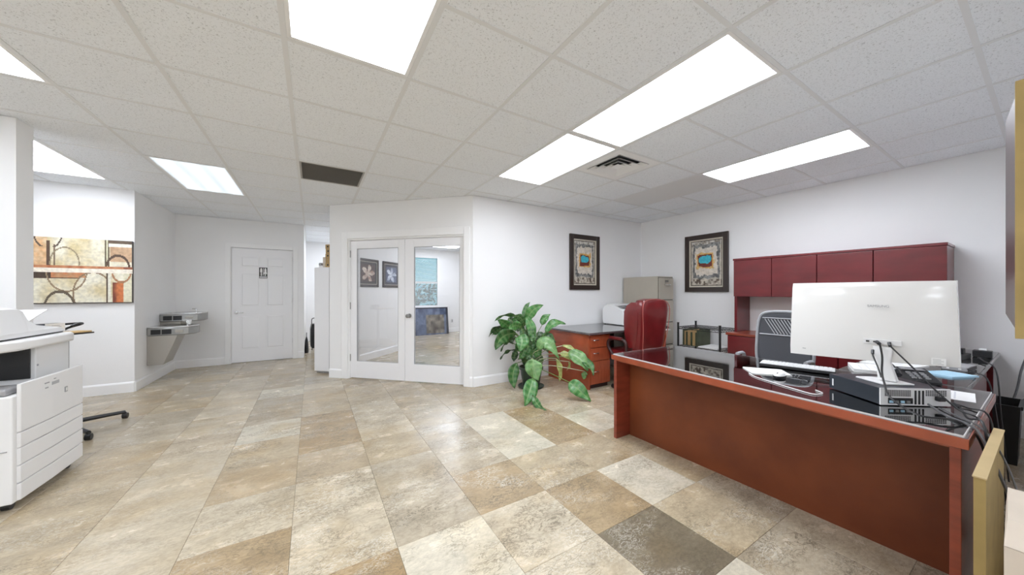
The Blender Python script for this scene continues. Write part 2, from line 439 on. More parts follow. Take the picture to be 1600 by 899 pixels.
# ---- ceiling: T-bar grid with lay-in tiles
ceiling = thing('ceiling', None, None, loc=(0, 0, ZC), kind='structure')
MB().box(-3.75, 5.3, -4.1, 10.2, ZC + 0.14, ZC + 0.2).build('slab', 'grid_metal', ceiling)
fixtures = {}   # cells taken by lights, vents
def take(i0, i1, j0, j1):
    for i in range(i0, i1):
        for j in range(j0, j1): fixtures[(i, j)] = (i0, j0)
take(3, 4, -2, 0); take(3, 4, 0, 2); take(0, 1, -2, 0); take(6, 7, -2, 0); take(6, 7, 0, 2); take(-3, -2, 0, 2); take(-2, -1, 4, 6); take(-4, -3, 4, 6)
take(0, 1, 3, 4); take(4, 5, 0, 1)
take(1, 2, 10, 12); take(4, 5, 6, 8); take(6, 7, 6, 8); take(5, 6, 10, 12); take(-2, -1, -6, -4); take(1, 2, -7, -5); take(-4, -3, -6, -4); take(-3, -2, -9, -7); take(0, 1, -9, -7)
tile_me = None
for j in range(-5, 10):
    for i in range(-6, 9):
        if (i, j) in fixtures: continue
        x0 = GX + GP * i; y0 = GY + GP * j; x1 = min(x0 + GP, 5.15)
        if x1 - x0 > GP - 0.01:
            if tile_me is None:
                mb = MB().box(0.008, GP - 0.008, 0.008, GP - 0.008, 0.004, 0.018)
                tile_me = bpy.data.meshes.new('ceiling_tile'); tile_me.from_pydata([tuple(v) for v in mb.v], [], mb.f); tile_me.materials.append(MATS['ceiling_tile'])
            me = tile_me
        else:
            mb = MB().box(0.008, x1 - x0 - 0.008, 0.008, GP - 0.008, 0.004, 0.018)
            me = bpy.data.meshes.new('ceiling_tile'); me.from_pydata([tuple(v) for v in mb.v], [], mb.f); me.materials.append(MATS['ceiling_tile'])
        o = bpy.data.objects.new('ceiling_tile', me); C.objects.link(o); o.parent = ceiling
        o.location = (x0, y0, 0)
mb = MB()
for j in list(range(-10, -5)) + list(range(10, 14)):
    for i in range(-6, 9):
        if (i, j) in fixtures: continue
        x0 = GX + GP * i; y0 = GY + GP * j
        mb.box(x0 + .008, min(x0 + GP, 5.15) - .008, y0 + .008, y0 + GP - .008, ZC + .004, ZC + .018)
o = mb.build('distant_ceiling_tiles', 'ceiling_tile', ceiling); o['kind'] = 'stuff'
for i in range(-6, 10):
    x = GX + GP * i
    if x > 5.15: continue
    MB().box(x - .0125, x + .0125, -4.0, 10.1, ZC, ZC + .006).build('runner', 'tbar', ceiling)
for j in range(-10, 14):
    y = GY + GP * j
    seg = None
    for i in range(-6, 10):
        cut = i == 9 or ((i, j) in fixtures and fixtures.get((i, j)) == fixtures.get((i, j - 1)))
        if cut and seg is not None:
            MB().box(max(-3.7, GX + GP * seg), min(5.15, GX + GP * i), y - .0115, y + .0115, ZC + .0005, ZC + .006).build('runner', 'tbar', ceiling); seg = None
        if not cut and seg is None: seg = i

# ---- walls
def wall(name, *boxes):
    mb = MB()
    for b in boxes: mb.box(*b)
    o = mb.build(name, 'wall'); o['kind'] = 'structure'; return o
def prism_wall(name, pts, z0=0, z1=ZC):
    o = MB().prism(pts, z0, z1).build(name, 'wall'); o['kind'] = 'structure'; return o
T = 0.12
wall('wall_right', (5.15, 5.15 + T, -0.24, 10.22, 0, ZC + .14))
wall('wall_near', (0.95, 5.15, -0.12 - T, -0.12, 0, ZC + .14))
wall('wall_behind_right', (0.95, 0.95 + T, -4.0, -0.24, 0, ZC + .14))
wall('wall_behind', (-3.7, -3.3, -4.0 - T, -4.0, 0, ZC + .14), (0.6, 0.95 + T, -4.0 - T, -4.0, 0, ZC + .14), (-3.3, 0.6, -4.0 - T, -4.0, 0, .08), (-3.3, 0.6, -4.0 - T, -4.0, 2.4, ZC + .14))
wall('wall_left', (-3.7 - T, -3.7, -4.12, 6.24, 0, ZC + .14))
wall('wall_stub', (-3.7, -1.83, 4.01, 4.19, 0, ZC))
wall('wall_painting', (-3.7, -1.89, 6.12, 6.24, 0, ZC + .14))
wall('wall_alcove', (-1.89 - T, -1.89, 6.24, 7.58 + T, 0, ZC))
# restroom wall with its door opening
wall('wall_restroom', (-1.89, -1.20, 7.58, 7.70, 0, ZC), (-0.30, -0.13, 7.58, 7.70, 0, ZC), (-1.20, -0.30, 7.58, 7.70, 2.03, ZC))
wall('wall_hall_left', (-0.25, -0.13, 7.70, 10.1, 0, ZC))
wall('wall_closet', (-2.0, -0.25, 8.6, 8.72, 0, ZC))
# back wall of the room
prism_wall('wall_back', [(1.79, 4.05), (5.15, 4.05), (5.15, 4.15), (1.83, 4.15)])
# diagonal office wall with the double door opening
def diag_piece(s0, s1, z0, z1, mb, d0=0.0, d1=T):
    mb.prism([diag(s0, d0), diag(s1, d0), diag(s1, d1), diag(s0, d1)], z0, z1)
SL = 2.225
mb = MB(); diag_piece(0, 0.315, 0, ZC, mb); diag_piece(2.105, SL, 0, ZC, mb); diag_piece(0.315, 2.105, 2.015, ZC, mb)
o = mb.build('wall_office', 'wall'); o['kind'] = 'structure'
# office side walls
a = diag(0, T); b = (a[0] + 0.27, a[1] + 0.27)
prism_wall('wall_office_stub', [a, b, (b[0] + .08, b[1] - .08), (a[0] + .08, a[1] - .08)])
q0 = (0.66, 6.49); q1 = (1.80, 7.63)
prism_wall('wall_office_left', [(0.56, 6.39), (0.48, 6.47), (1.72, 7.71), (1.80, 7.63)])
wall('wall_office_inner', (1.72, 1.80, 7.71, 10.1, 0, ZC))
prism_wall('wall_office_jog', [(0.573, 5.99), (0.50, 6.02), (0.47, 6.45), (0.56, 6.388)])
# far wall with the office window opening
wall('wall_far', (-0.25, 2.45, 10.0, 10.12, 0, ZC), (3.30, 5.15, 10.0, 10.12, 0, ZC), (2.45, 3.30, 10.0, 10.12, 0, 0.80), (2.45, 3.30, 10.0, 10.12, 2.32, ZC), (-0.25, 5.27, 10.0, 10.12, ZC + .0001, ZC + .14))

def baseboard(name, x0, y0, x1, y1, h=0.13, t=0.014):
    """runs from (x0,y0) to (x1,y1); the room is on its right-hand side"""
    L = math.hypot(x1 - x0, y1 - y0); a = math.atan2(y1 - y0, x1 - x0)
    mb = MB(frame_at(x0, y0, 0, a))
    prof = [(0, 0), (-t, 0), (-t, h - .02), (-t * .5, h - .006), (0, h)]
    mb.loft([[(s, y, z) for y, z in prof] for s in (0, L)])
    o = mb.build(name, 'trim'); o['kind'] = 'structure'
baseboard('baseboard_back', 1.80, 4.05, 5.15, 4.05)
baseboard('baseboard_right', 5.15, 4.05, 5.15, -0.12)
baseboard('baseboard_painting', -3.7, 6.12, -1.89, 6.12)
baseboard('baseboard_alcove', -1.89, 6.12, -1.89, 7.58)
baseboard('baseboard_restroom', -1.89, 7.58, -1.28, 7.58)
baseboard('baseboard_restroom_end', -0.22, 7.58, -0.13, 7.58)
baseboard('baseboard_stub', -3.7, 4.01, -1.83, 4.01)
baseboard('baseboard_stub_end', -1.83, 4.01, -1.83, 4.19)
baseboard('baseboard_near', 5.15, -0.12, 0.95, -0.12)
baseboard('baseboard_office_front', *diag(0), *diag(0.215))
baseboard('baseboard_office_end', *diag(2.165), *diag(SL))
baseboard('baseboard_office_left', 0.64, 6.47, 1.80, 7.63)
baseboard('baseboard_far', 1.80, 10.0, 5.15, 10.0)

# ---- trims
def tr(name, mb): o = mb.build(name, 'trim', bevel=0.004); o['kind'] = 'structure'
mb = MB(frame_at(DX, DY, 0, -PI / 4))
mb.box(0.215, 0.315, -0.018, 0, 0, 2.115); mb.box(2.105, 2.185, -0.018, 0, 0, 2.115); mb.box(0.315, 2.105, -0.018, 0, 2.015, 2.115)
mb.box(0.300, 0.330, 0, T, 0, 2.0); mb.box(2.09, 2.12, 0, T, 0, 2.0); mb.box(0.300, 2.12, 0, T, 1.995, 2.015)
tr('trim_1', mb)
mb = MB()
mb.box(-1.275, -1.20, 7.565, 7.58, 0, 2.10); mb.box(-0.30, -0.225, 7.565, 7.58, 0, 2.10); mb.box(-1.20, -0.30, 7.565, 7.58, 2.03, 2.10)
mb.box(-1.20, -1.19, 7.58, 7.70, 0, 2.03); mb.box(-0.31, -0.30, 7.58, 7.70, 0, 2.03)
tr('trim_2', mb)

# ---- restroom door: six panels
door = thing('door_1', None, None, loc=(-1.19, 7.60, 0), kind='structure')
MB().box(-1.187, -0.313, 7.600, 7.640, 0.008, 2.022).build('door_slab', 'door_paint', door, bevel=.002)
for x0, x1 in ((-1.06, -0.80), (-0.70, -0.44)):
    for z0, z1 in ((0.24, 0.83), (1.0, 1.58), (1.70, 1.88)):
        mb = MB()
        e = 0.022; y = 7.600
        mb.box(x0 - .012, x1 + .012, y - .003, y + .002, z0 - .012, z1 + .012)
        o = mb.build('panel_moulding', 'door_paint', door, bevel=.002)
        MB().loft([[(x0 + .01, y - .003, z0 + .01), (x1 - .01, y - .003, z0 + .01), (x1 - .01, y - .003, z1 - .01), (x0 + .01, y - .003, z1 - .01)][::-1],
                   [(x0 + e, y - .010, z0 + e), (x1 - e, y - .010, z0 + e), (x1 - e, y - .010, z1 - e), (x0 + e, y - .010, z1 - e)][::-1]]).build('raised_panel', 'door_paint', door)
hd = MB(); hd.tube([(-1.125, 7.599, 0.89), (-1.125, 7.592, 0.89)], 0.030, 16); hd.tube([(-1.125, 7.595, 0.89), (-1.125, 7.550, 0.89)], 0.010, 10)
hd.tube([(-1.13, 7.550, 0.89), (-1.07, 7.548, 0.892), (-1.02, 7.552, 0.888)], 0.009, 10)
hd.build('lever_handle', 'chrome', door, smooth=True)
for z in (0.3, 1.05, 1.82): MB().tube([(-0.306, 7.594, z), (-0.306, 7.594, z + .09)], 0.007, 8).build('hinge', 'steel', door)

# restroom sign
sgn = thing('restroom_sign', 'small black and white restroom sign with man and woman figures on the door', 'sign', loc=(-0.815, 7.589, 1.49))
Ms = frame_at(-0.815, 7.589, 1.49, 0)
MB().box(-0.815, -0.68, 7.585, 7.5896, 1.49, 1.70).build('sign_plate', 'paper', sgn)
def sign_fn(u, v):
    W = (0.85, 0.85, 0.85); K = (0.01, 0.01, 0.01)
    if u < .05 or u > .95 or v < .03 or v > .97: return W
    def fig(cx, skirt):
        if (u - cx) ** 2 * .42 + (v - .86) ** 2 < .0028: return True
        if .55 < v < .80 and abs(u - cx) < .115: return True
        if skirt and .42 < v < .60 and abs(u - cx) < .10 + (.60 - v) * .6: return True
        if .24 < v < .56 and .012 < abs(u - cx) < .07: return True
        return False
    if fig(.28, False) or fig(.72, True): return W
    if .48 < u < .52 and .25 < v < .9: return W
    if .10 < v < .17 and .12 < u < .88: return W
    return K
painted('sign_print', Ms, 0.135, 0.21, 36, 52, sign_fn, sgn, 'print_flat', y=-.0046)

# ---- French doors
def french(name, s0, s1, g0, g1, knob):
    M = frame_at(DX, DY, 0, -PI / 4)
    dr = thing(name, None, None, loc=(*diag(s0, .03), 0), rotz=-PI / 4, kind='structure')
    mb = MB(M); y0, y1 = .030, .070; zt = 1.985
    mb.box(s0, g0, y0, y1, 0.012, zt); mb.box(g1, s1, y0, y1, 0.012, zt); mb.box(g0, g1, y0, y1, 0.012, 0.25); mb.box(g0, g1, y0, y1, 1.875, zt)
    mb.build('door_frame', 'door_paint', dr, bevel=.002)
    mb = MB(M)
    for a0, a1, b0, b1 in ((g0 - .001, g0 + .007, .25, 1.875), (g1 - .007, g1 + .001, .25, 1.875), (g0, g1, .249, .257), (g0, g1, 1.868, 1.876)): mb.box(a0, a1, y0 + .004, y0 + .012, b0, b1)
    mb.build('glazing_bead', 'plastic_grey', dr, bevel=.001)
    MB(M).box(g0, g1, .047, .051, .25, 1.875).build('pane', 'glass', dr)
    if knob:
        k = MB(M); k.tube([(knob, .030, .92), (knob, .022, .92)], .03, 18); k.tube([(knob, .024, .92), (knob, -.006, .92)], .011, 12); k.tube([(knob, -.004, .92), (knob, -.014, .92), (knob, -.032, .92), (knob, -.042, .92)], [.016, .027, .027, .014], 16)
        k.build('door_knob', 'steel', dr, smooth=True)
    for z in (.25, 1.0, 1.75):
        sx = s0 if not knob else s1
        MB(M).tube([(sx, .024, z), (sx, .024, z + .1)], .007, 8).build('hinge', 'steel', dr)
french('door_2', 0.332, 1.208, 0.434, 1.106, None)
french('door_3', 1.214, 2.088, 1.350, 2.028, 1.284)

# ---- office window with blinds
win = thing('window_1', None, None, loc=(2.87, 10.0, 0.8), kind='structure')
mb = MB()
mb.box(2.45, 2.50, 9.99, 10.08, .80, 2.32); mb.box(3.25, 3.30, 9.99, 10.08, .80, 2.32); mb.box(2.50, 3.25, 9.99, 10.08, 2.27, 2.32); mb.box(2.50, 3.25, 9.99, 10.08, .80, .85); mb.box(2.50, 3.25, 10.02, 10.06, 1.51, 1.56)
mb.box(2.40, 3.35, 9.95, 10.0, .76, .80)
mb.build('window_frame', 'trim', win, bevel=.003)
MB().box(2.50, 3.25, 10.035, 10.040, .85, 2.27).build('window_pane', 'glass_tinted', win)
for k in range(40):
    z = .88 + k * .0345
    mb = MB(); mb.add([(2.51, 9.995, z - .004), (3.24, 9.995, z - .004), (3.24, 10.018, z + .006), (2.51, 10.018, z + .006), (2.51, 9.995, z - .0025), (3.24, 9.995, z - .0025), (3.24, 10.018, z + .0075), (2.51, 10.018, z + .0075)],
                      [(3, 2, 1, 0), (4, 5, 6, 7), (0, 1, 5, 4), (1, 2, 6, 5), (2, 3, 7, 6), (3, 0, 4, 7)])
    mb.build('slat', 'trim', win)
# outdoors behind the window
MB().box(-2, 9, 10.4, 18, -0.2, -0.1).build('ground_outside', 'asphalt').__setitem__('kind', 'structure')
hedge = thing('garden_shrub', 'green shrub seen through the office window blinds', 'shrub', loc=(3.2, 13.0, -0.1))
rr = random.Random(3)
mb = MB()
for k in range(420):
    a = rr.uniform(0, 2 * PI); q = rr.random() ** .5 * 1.5; x = 3.4 + q * math.cos(a); y = 13 + q * .6 * math.sin(a); z = rr.uniform(.1, 1.9) * (1 - .3 * q / 1.5)
    u = Vector((rr.gauss(0, 1), rr.gauss(0, 1), rr.gauss(0, 1))).normalized() * .14; w = u.cross(Vector((rr.gauss(0, 1), rr.gauss(0, 1), 1))).normalized() * .06
    c = Vector((x, y, z)); mb.add([c - u, c + w, c + u, c - w, c + Vector((0, .01, .01))], [(0, 1, 4), (1, 2, 4), (2, 3, 4), (3, 0, 4)])
o = mb.build('foliage', 'foliage', hedge); o['kind'] = 'stuff'
MB().tube([(3.3, 13, -.1), (3.35, 13, .8), (3.5, 13, 1.3)], [.07, .05, .02]).build('trunk', 'stem', hedge)

# ================================================================ CEILING FIXTURES
def troffer(i, j, label, m='lamp', group=None, name='ceiling_light', w=1, l=2, lens_m=None):
    x0 = GX + GP * i; y0 = GY + GP * j; x1 = x0 + GP * w; y1 = y0 + GP * l
    t = thing(name, label, 'ceiling light', loc=((x0 + x1) / 2, (y0 + y1) / 2, ZC), group=group)
    e = .022; z0 = ZC + .001; mb = MB()
    for a in ((x0 + .013, x0 + e + .01, y0 + .013, y1 - .013), (x1 - e - .01, x1 - .013, y0 + .013, y1 - .013), (x0 + e + .01, x1 - e - .01, y0 + .013, y0 + e + .01), (x0 + e + .01, x1 - e - .01, y1 - e - .01, y1 - .013)): mb.box(a[0], a[1], a[2], a[3], z0, z0 + .016)
    mb.build('light_frame', 'grid_metal', t)
    MB().box(x0 + e + .01, x1 - e - .01, y0 + e + .01, y1 - e - .01, ZC + .010, ZC + .013).build('diffuser', m, t)
    MB().box(x0 + .02, x1 - .02, y0 + .02, y1 - .02, ZC + .018, ZC + .10).build('housing', 'grid_metal', t)
    return t
troffer(0, -2, 'lit fluorescent ceiling panel cut by the top edge, left of the picture centre')
troffer(3, -2, 'large lit ceiling panel nearest above the front desk, left of the far desk lamp')
troffer(3, 0, 'lit ceiling panel beside the square air vent')
troffer(6, -2, 'lit ceiling panel nearest the wall with the dark red hutch')
troffer(-3, 0, 'lit ceiling panel cut by the left edge of the picture, above the copier')
troffer(-2, 4, 'pale bluish ceiling panel between the wall painting and the grey ceiling grille', 'lamp_cool')
troffer(-4, 4, 'lit ceiling panel directly beside the white wall stub, above the abstract painting')
for i, j, w_ in ((-2, -6, 'second from the left in the nearer row'), (1, -7, 'rightmost, close to the near wall'), (-4, -6, 'leftmost in the nearer row'), (-3, -9, 'left one beside the window'), (0, -9, 'right one beside the window')): troffer(i, j, 'added unseen fill lamp behind the camera, ' + w_, group='added fill lamps behind the camera')  # lamps out of view, added to raise the room's brightness
for i, j, w_ in ((4, 6, 'nearest the glass doors'), (6, 6, 'nearest the right wall'), (5, 10, 'halfway to the far window')): troffer(i, j, 'added unseen fill lamp inside the glass-doored office, ' + w_, group='added fill lamps in the office')  # unseen lamps added to brighten the office behind the glass
for i, j in ((1, 10),): troffer(i, j, 'added unseen fill lamp in the hallway beyond the white cabinet', group=None)  # added lamp, hidden by the office wall, to brighten the hallway
t = thing('ceiling_light', 'narrow lit ceiling strip inside the glass-doored office', 'ceiling light', loc=(2.9, 8.9, ZC))
MB().box(2.3, 3.52, 8.62, 9.18, ZC - .012, ZC + .002).build('light_frame', 'grid_metal', t)
MB().box(2.33, 3.49, 8.65, 9.15, ZC - .016, ZC - .0125).build('diffuser', 'lamp', t)
# grey unlit panel
x0 = GX + GP * 6; y0 = GY
pn = MB().box(x0 + .013, x0 + GP - .013, y0 + .013, y0 + 2 * GP - .013, ZC + .002, ZC + .014).build('ceiling_panel', 'panel_grey')
tag(pn, 'plain unlit grey ceiling panel just beyond the lamp nearest the hutch wall', 'panel')
# return grille
x0 = GX; y0 = GY + 3 * GP
t = thing('return_grille', 'dark grey rectangular return air grille in the ceiling', 'air grille', loc=(x0 + GP / 2, y0 + GP / 2, ZC))
mb = MB(); e = .03
for a in ((x0 + .013, x0 + e, y0 + .013, y0 + GP - .013), (x0 + GP - e, x0 + GP - .013, y0 + .013, y0 + GP - .013), (x0 + e, x0 + GP - e, y0 + .013, y0 + e), (x0 + e, x0 + GP - e, y0 + GP - e, y0 + GP - .013)): mb.box(*a, ZC + .001, ZC + .012)
mb.build('grille_frame', 'grille_grey', t)
mb = MB()
for k in range(27):
    y = y0 + e + .004 + k * .0205
    mb.add([(x0 + e, y, ZC + .002), (x0 + GP - e, y, ZC + .002), (x0 + GP - e, y + .016, ZC + .012), (x0 + e, y + .016, ZC + .012), (x0 + e, y + .002, ZC + .001), (x0 + GP - e, y + .002, ZC + .001), (x0 + GP - e, y + .018, ZC + .011), (x0 + e, y + .018, ZC + .011)],
           [(0, 1, 2, 3), (7, 6, 5, 4), (4, 5, 1, 0), (5, 6, 2, 1), (6, 7, 3, 2), (7, 4, 0, 3)])
o = mb.build('louvre_blades', 'grille_grey', t); o['kind'] = 'stuff'
MB().box(x0 + e, x0 + GP - e, y0 + e, y0 + GP - e, ZC + .014, ZC + .018).build('grille_backing', 'vent_dark', t)
# square diffuser vent
x0 = GX + 4 * GP; y0 = GY; cx, cy = x0 + GP / 2, y0 + GP / 2
t = thing('air_vent', 'white square stepped air vent beside the ceiling lamps', 'air vent', loc=(cx, cy, ZC))
def ring(mb, r0, r1, z0, z1, th=.003):
    o4 = [(-1, -1), (1, -1), (1, 1), (-1, 1)]
    for k in range(4):
        p, q = o4[k], o4[(k + 1) % 4]
        vs_ = [(cx + p[0] * r0, cy + p[1] * r0, z0), (cx + q[0] * r0, cy + q[1] * r0, z0), (cx + q[0] * r1, cy + q[1] * r1, z1), (cx + p[0] * r1, cy + p[1] * r1, z1)]
        vs_ += [(a, b, c + th) for a, b, c in vs_]
        mb.add(vs_, [(3, 2, 1, 0), (4, 5, 6, 7), (0, 1, 5, 4), (1, 2, 6, 5), (2, 3, 7, 6), (3, 0, 4, 7)])
mb = MB(); ring(mb, GP / 2 - .013, .215, ZC + .001, ZC + .001); mb.build('vent_flange', 'grid_metal', t)
for r_ in (.215, .158, .101): 
    mb = MB(); ring(mb, r_ - .004, r_ - .048, ZC - .004, ZC + .03); mb.build('vent_cone', 'grid_metal', t)
mb = MB(); ring(mb, .05, .001, ZC - .002, ZC + .006); mb.build('vent_centre', 'grid_metal', t)
MB().box(cx - .24, cx + .24, cy - .24, cy + .24, ZC + .055, ZC + .06).build('vent_duct', 'vent_dark', t)

# ================================================================ WALL ART
def framed(name, label, x, y, z, rot, w, h, fw, fn, nx=56, ny=72, group=None, lip=True, cat='picture', depth=.03):
    t = thing(name, label, cat, loc=(x, y, z), rotz=rot, group=group)
    M = frame_at(x, y, z, rot); mb = MB(M); d = depth
    for ax, bx, az, bz in ((0, fw, 0, h), (w - fw, w, 0, h), (fw, w - fw, 0, fw), (fw, w - fw, h - fw, h)): mb.box(ax, bx, -d, -.001, az, bz)
    mb.build('picture_frame', 'frame_dark', t, bevel=.004)
    if lip:
        mb = MB(M); l = .008
        for ax, bx, az, bz in ((fw, fw + l, fw, h - fw), (w - fw - l, w - fw, fw, h - fw), (fw, w - fw, fw, fw + l), (fw, w - fw, h - fw - l, h - fw)): mb.box(ax, bx, -d * .8, -.004, az, bz)
        mb.build('frame_lip', 'frame_lip', t)
    M2 = frame_at(x, y, z, rot) @ Matrix.Translation((fw, 0, fw))
    painted('picture_sheet', M2, w - 2 * fw, h - 2 * fw, nx, ny, fn, t, y=-.010)
    return t
def hsh(a, b, s=0):
    v = math.sin(a * 127.1 + b * 311.7 + s * 74.7) * 43758.5453; return v - math.floor(v)
def vnoise(x, y, s=0):
    i, j = math.floor(x), math.floor(y); f, g = x - i, y - j; f = f * f * (3 - 2 * f); g = g * g * (3 - 2 * g)
    return (hsh(i, j, s) * (1 - f) + hsh(i + 1, j, s) * f) * (1 - g) + (hsh(i, j + 1, s) * (1 - f) + hsh(i + 1, j + 1, s) * f) * g
def mix(a, b, t): t = max(0, min(1, t)); return tuple(p + (q - p) * t for p, q in zip(a, b))
def abstract(seed, cxx, cyy, tall):
    def fn(u, v):
        n = vnoise(u * 9, v * 11, seed) - .5; n2 = vnoise(u * 22, v * 28, seed + 3) - .5
        uu = u + n * .05; vv = v + n * .05
        base = mix((0.42, 0.38, 0.31), (0.58, 0.54, 0.46), n2 + .5)
        # thin inner line
        if min(u, 1 - u) < .035 or min(v, 1 - v) < .025: return (.55, .51, .42)
        if min(u, 1 - u) < .055 or min(v, 1 - v) < .04: return (.06, .05, .04)
        col = base
        d = max(abs(uu - .5) / .40, abs(vv - .54) / .36)
        if d < 1.0: col = mix((.10, .10, .10), (.30, .30, .29), n2 * 1.6 + .5)
        if d < .82 + n2 * .1: col = mix((.62, .55, .46), (.68, .64, .58), n + .5)
        if v < .16: col = mix((.10, .07, .05), (.55, .50, .42), n2 * 2 + .55)
        if v > .86 and d > 1: col = mix((.62, .60, .55), (.25, .22, .18), n2 * 2 + .3)
        d2 = max(abs(uu - cxx) / .23, abs(vv - cyy) / (.14 + tall))
        if d2 < 1.05: col = mix((.62, .32, .05), (.70, .48, .20), n2 + .5)
        if d2 < .86: col = (.16, .025, .015)
        d3 = ((uu - cxx) / .17) ** 4 + ((vv - cyy - .025) / .075) ** 4
        if d3 < 1: col = mix((.03, .38, .52), (.06, .50, .60), n2 + .5)
        if d2 > 1.05 and d2 < 1.2 and n2 > .2: col = (.60, .42, .18)
        return col
    return fn
framed('framed_picture', 'dark framed abstract picture with teal centre, on the wall behind the plant', 3.43, 4.048, 1.285, 0, 0.64, 0.885, .075, abstract(1, .50, .55, 0))
framed('framed_picture', 'dark framed abstract picture with teal centre, between filing cabinet and red hutch', 5.148, 3.177, 1.25, -PI / 2, 0.665, 0.888, .075, abstract(5, .47, .55, .01))
def big_abstract(u, v):
    n = vnoise(u * 8, v * 5, 9) - .5; n2 = vnoise(u * 26, v * 15, 4) - .5
    col = mix((.62, .52, .30), (.78, .74, .60), n * 1.3 + .5 + n2 * .4)
    def circ(a, b, r, w=.012, asp=.60): 
        d = math.hypot(u - a, (v - b) * asp); return abs(d - r) < w
    if .48 < v < .54: return (.85, .78, .66)
    if .54 < v < .585: return mix((.40, .12, .05), (.62, .30, .15), n2 + .5) if u < .9 else (.30, .1, .05)
    if v > .585:
        if u < .13: col = mix((.62, .34, .16), (.72, .58, .38), n2 + .5)
        if .125 < u < .155 and v < .95: col = (.10, .06, .04)
        if .19 < u < .205 and v < .9: col = (.20, .14, .09)
        if .70 < u < .715 or .735 < u < .75: col = (.12, .09, .05)
        if .715 < u < .735: col = (.62, .60, .42)
        if u > .76 and .66 < v < .93: col = mix((.25, .12, .06), (.62, .42, .26), (v - .66) * 0 + n + .6)
        if u > .74 and v > .95: col = (.12, .08, .05)
        if u > .74 and .90 < v < .95: col = (.82, .78, .66)
        if circ(.84, .55, .125) and u > .72: col = (.10, .06, .04)
        if circ(.30, .62, .14, .007): col = (.30, .24, .15)
    else:
        if .40 < v < .48 and u < .50: col = mix((.55, .20, .08), (.45, .28, .15), n2 + .5)
        if .40 < v < .48 and u < .17: col = (.07, .045, .03)
        if .375 < v < .40 and u < .45: col = (.08, .04, .03)
        if .715 < u < .735: col = (.08, .05, .03)
        if .735 < u < .765: col = (.75, .72, .60)
        if .78 < u < .90 and v < .33: col = mix((.18, .05, .03), (.58, .18, .06), (u - .78) * 12 + n2)
        if .90 < u: col = (.72, .68, .50)
        if circ(.32, .52, .20, .008): col = (.28, .20, .12)
        if circ(.58, .15, .20, .008) and u < .72: col = (.25, .17, .10)
        if circ(.25, -.05, .14, .012): col = (.12, .09, .06)
        if circ(.88, .50, .10, .010): col = (.40, .2, .1)
    if circ(.14, 1.05, .13, .008) and v > .85: col = (.10, .07, .05)
    if u < .008 or u > .992 or v < .012: col = (.05, .035, .03)
    return col
t = thing('canvas_painting', 'wide beige and orange abstract canvas with rings on the left wall', 'painting', loc=(-2.665, 6.118, 1.115))
M = frame_at(-2.665, 6.118, 1.115, 0)
MB(M).box(0, .768, -.030, -.001, 0, .765).build('stretcher', 'frame_dark', t)
painted('canvas', M, .768, .765, 120, 76, big_abstract, t, y=-.0305)
def blue(u, v):
    n = vnoise(u * 5, v * 12, 2)
    return mix((.10, .22, .50), (.28, .45, .75), n) if v > .25 else (mix((.10, .06, .04), (.45, .35, .28), n) if v > .10 else (.015, .012, .012))
framed('framed_picture', 'blue picture showing only a narrow strip past the white wall stub', -3.30, 6.118, 1.075, 0, .585, .945, .018, blue, 20, 40, lip=False)

def flower(seed, warm):
    def fn(u, v):
        x, y = u - .5, v - .48; a = math.atan2(y, x); r_ = math.hypot(x, y * 1.0); n = vnoise(u * 7, v * 7, seed)
        if min(u, 1 - u) < .13 or min(v, 1 - v) < .15: return (.022, .014, .013) if warm else (.03, .03, .05)
        pet = abs(math.sin(a * 2.5 + seed + n)) * .34 + .04
        if r_ < pet: return mix((.35, .17, .11) if warm else (.30, .34, .48), (.80, .72, .62) if warm else (.75, .8, .88), n * 1.3)
        return (.07, .028, .02) if warm else (.10, .12, .20)
    return fn
def dp(k): return (0.635 + k * HS - .0, 6.465 + k * HS)
framed('framed_picture', 'dark framed sepia flower picture seen through the left glass door', *dp(.03), 1.34, PI / 4, .60, .52, .05, flower(1, True), 40, 36, depth=.02)
framed('framed_picture', 'dark framed bluish flower picture, right of the sepia flower picture', *dp(.76), 1.34, PI / 4, .56, .52, .05, flower(4, False), 40, 36, depth=.02)
def leaning(u, v):
    n = vnoise(u * 14, v * 9, 6)
    if u > .94 or u < .03 or v > .95: return (.02, .022, .035)
    if .34 < u < .86 and .04 < v < .72: return mix((.05, .04, .035), (.30, .27, .22), n)
    return mix((.05, .07, .13), (.16, .20, .30), n)
t = thing('canvas_painting', 'large dark wrapped picture leaning under the office window', 'painting', loc=(2.48, 9.62, 0))
M = Matrix.Translation((2.48, 9.62, 0.003)) @ Matrix.Rotation(R(-8), 4, 'X')
MB(M).box(0, 1.0, 0.002, .04, 0, .80).build('stretcher', 'black', t)
painted('canvas', M, 1.0, .80, 60, 40, leaning, t, y=0.0)
ol = thing('wall_outlet', 'small white outlet on the office far wall', 'outlet', loc=(3.72, 9.999, .35))
MB().box(3.685, 3.755, 9.992, 9.9995, .29, .41).build('cover_plate', 'plastic_light', ol, bevel=.002)
MB().box(3.705, 3.735, 9.989, 9.992, .31, .39).build('sockets', 'plastic_grey', ol)

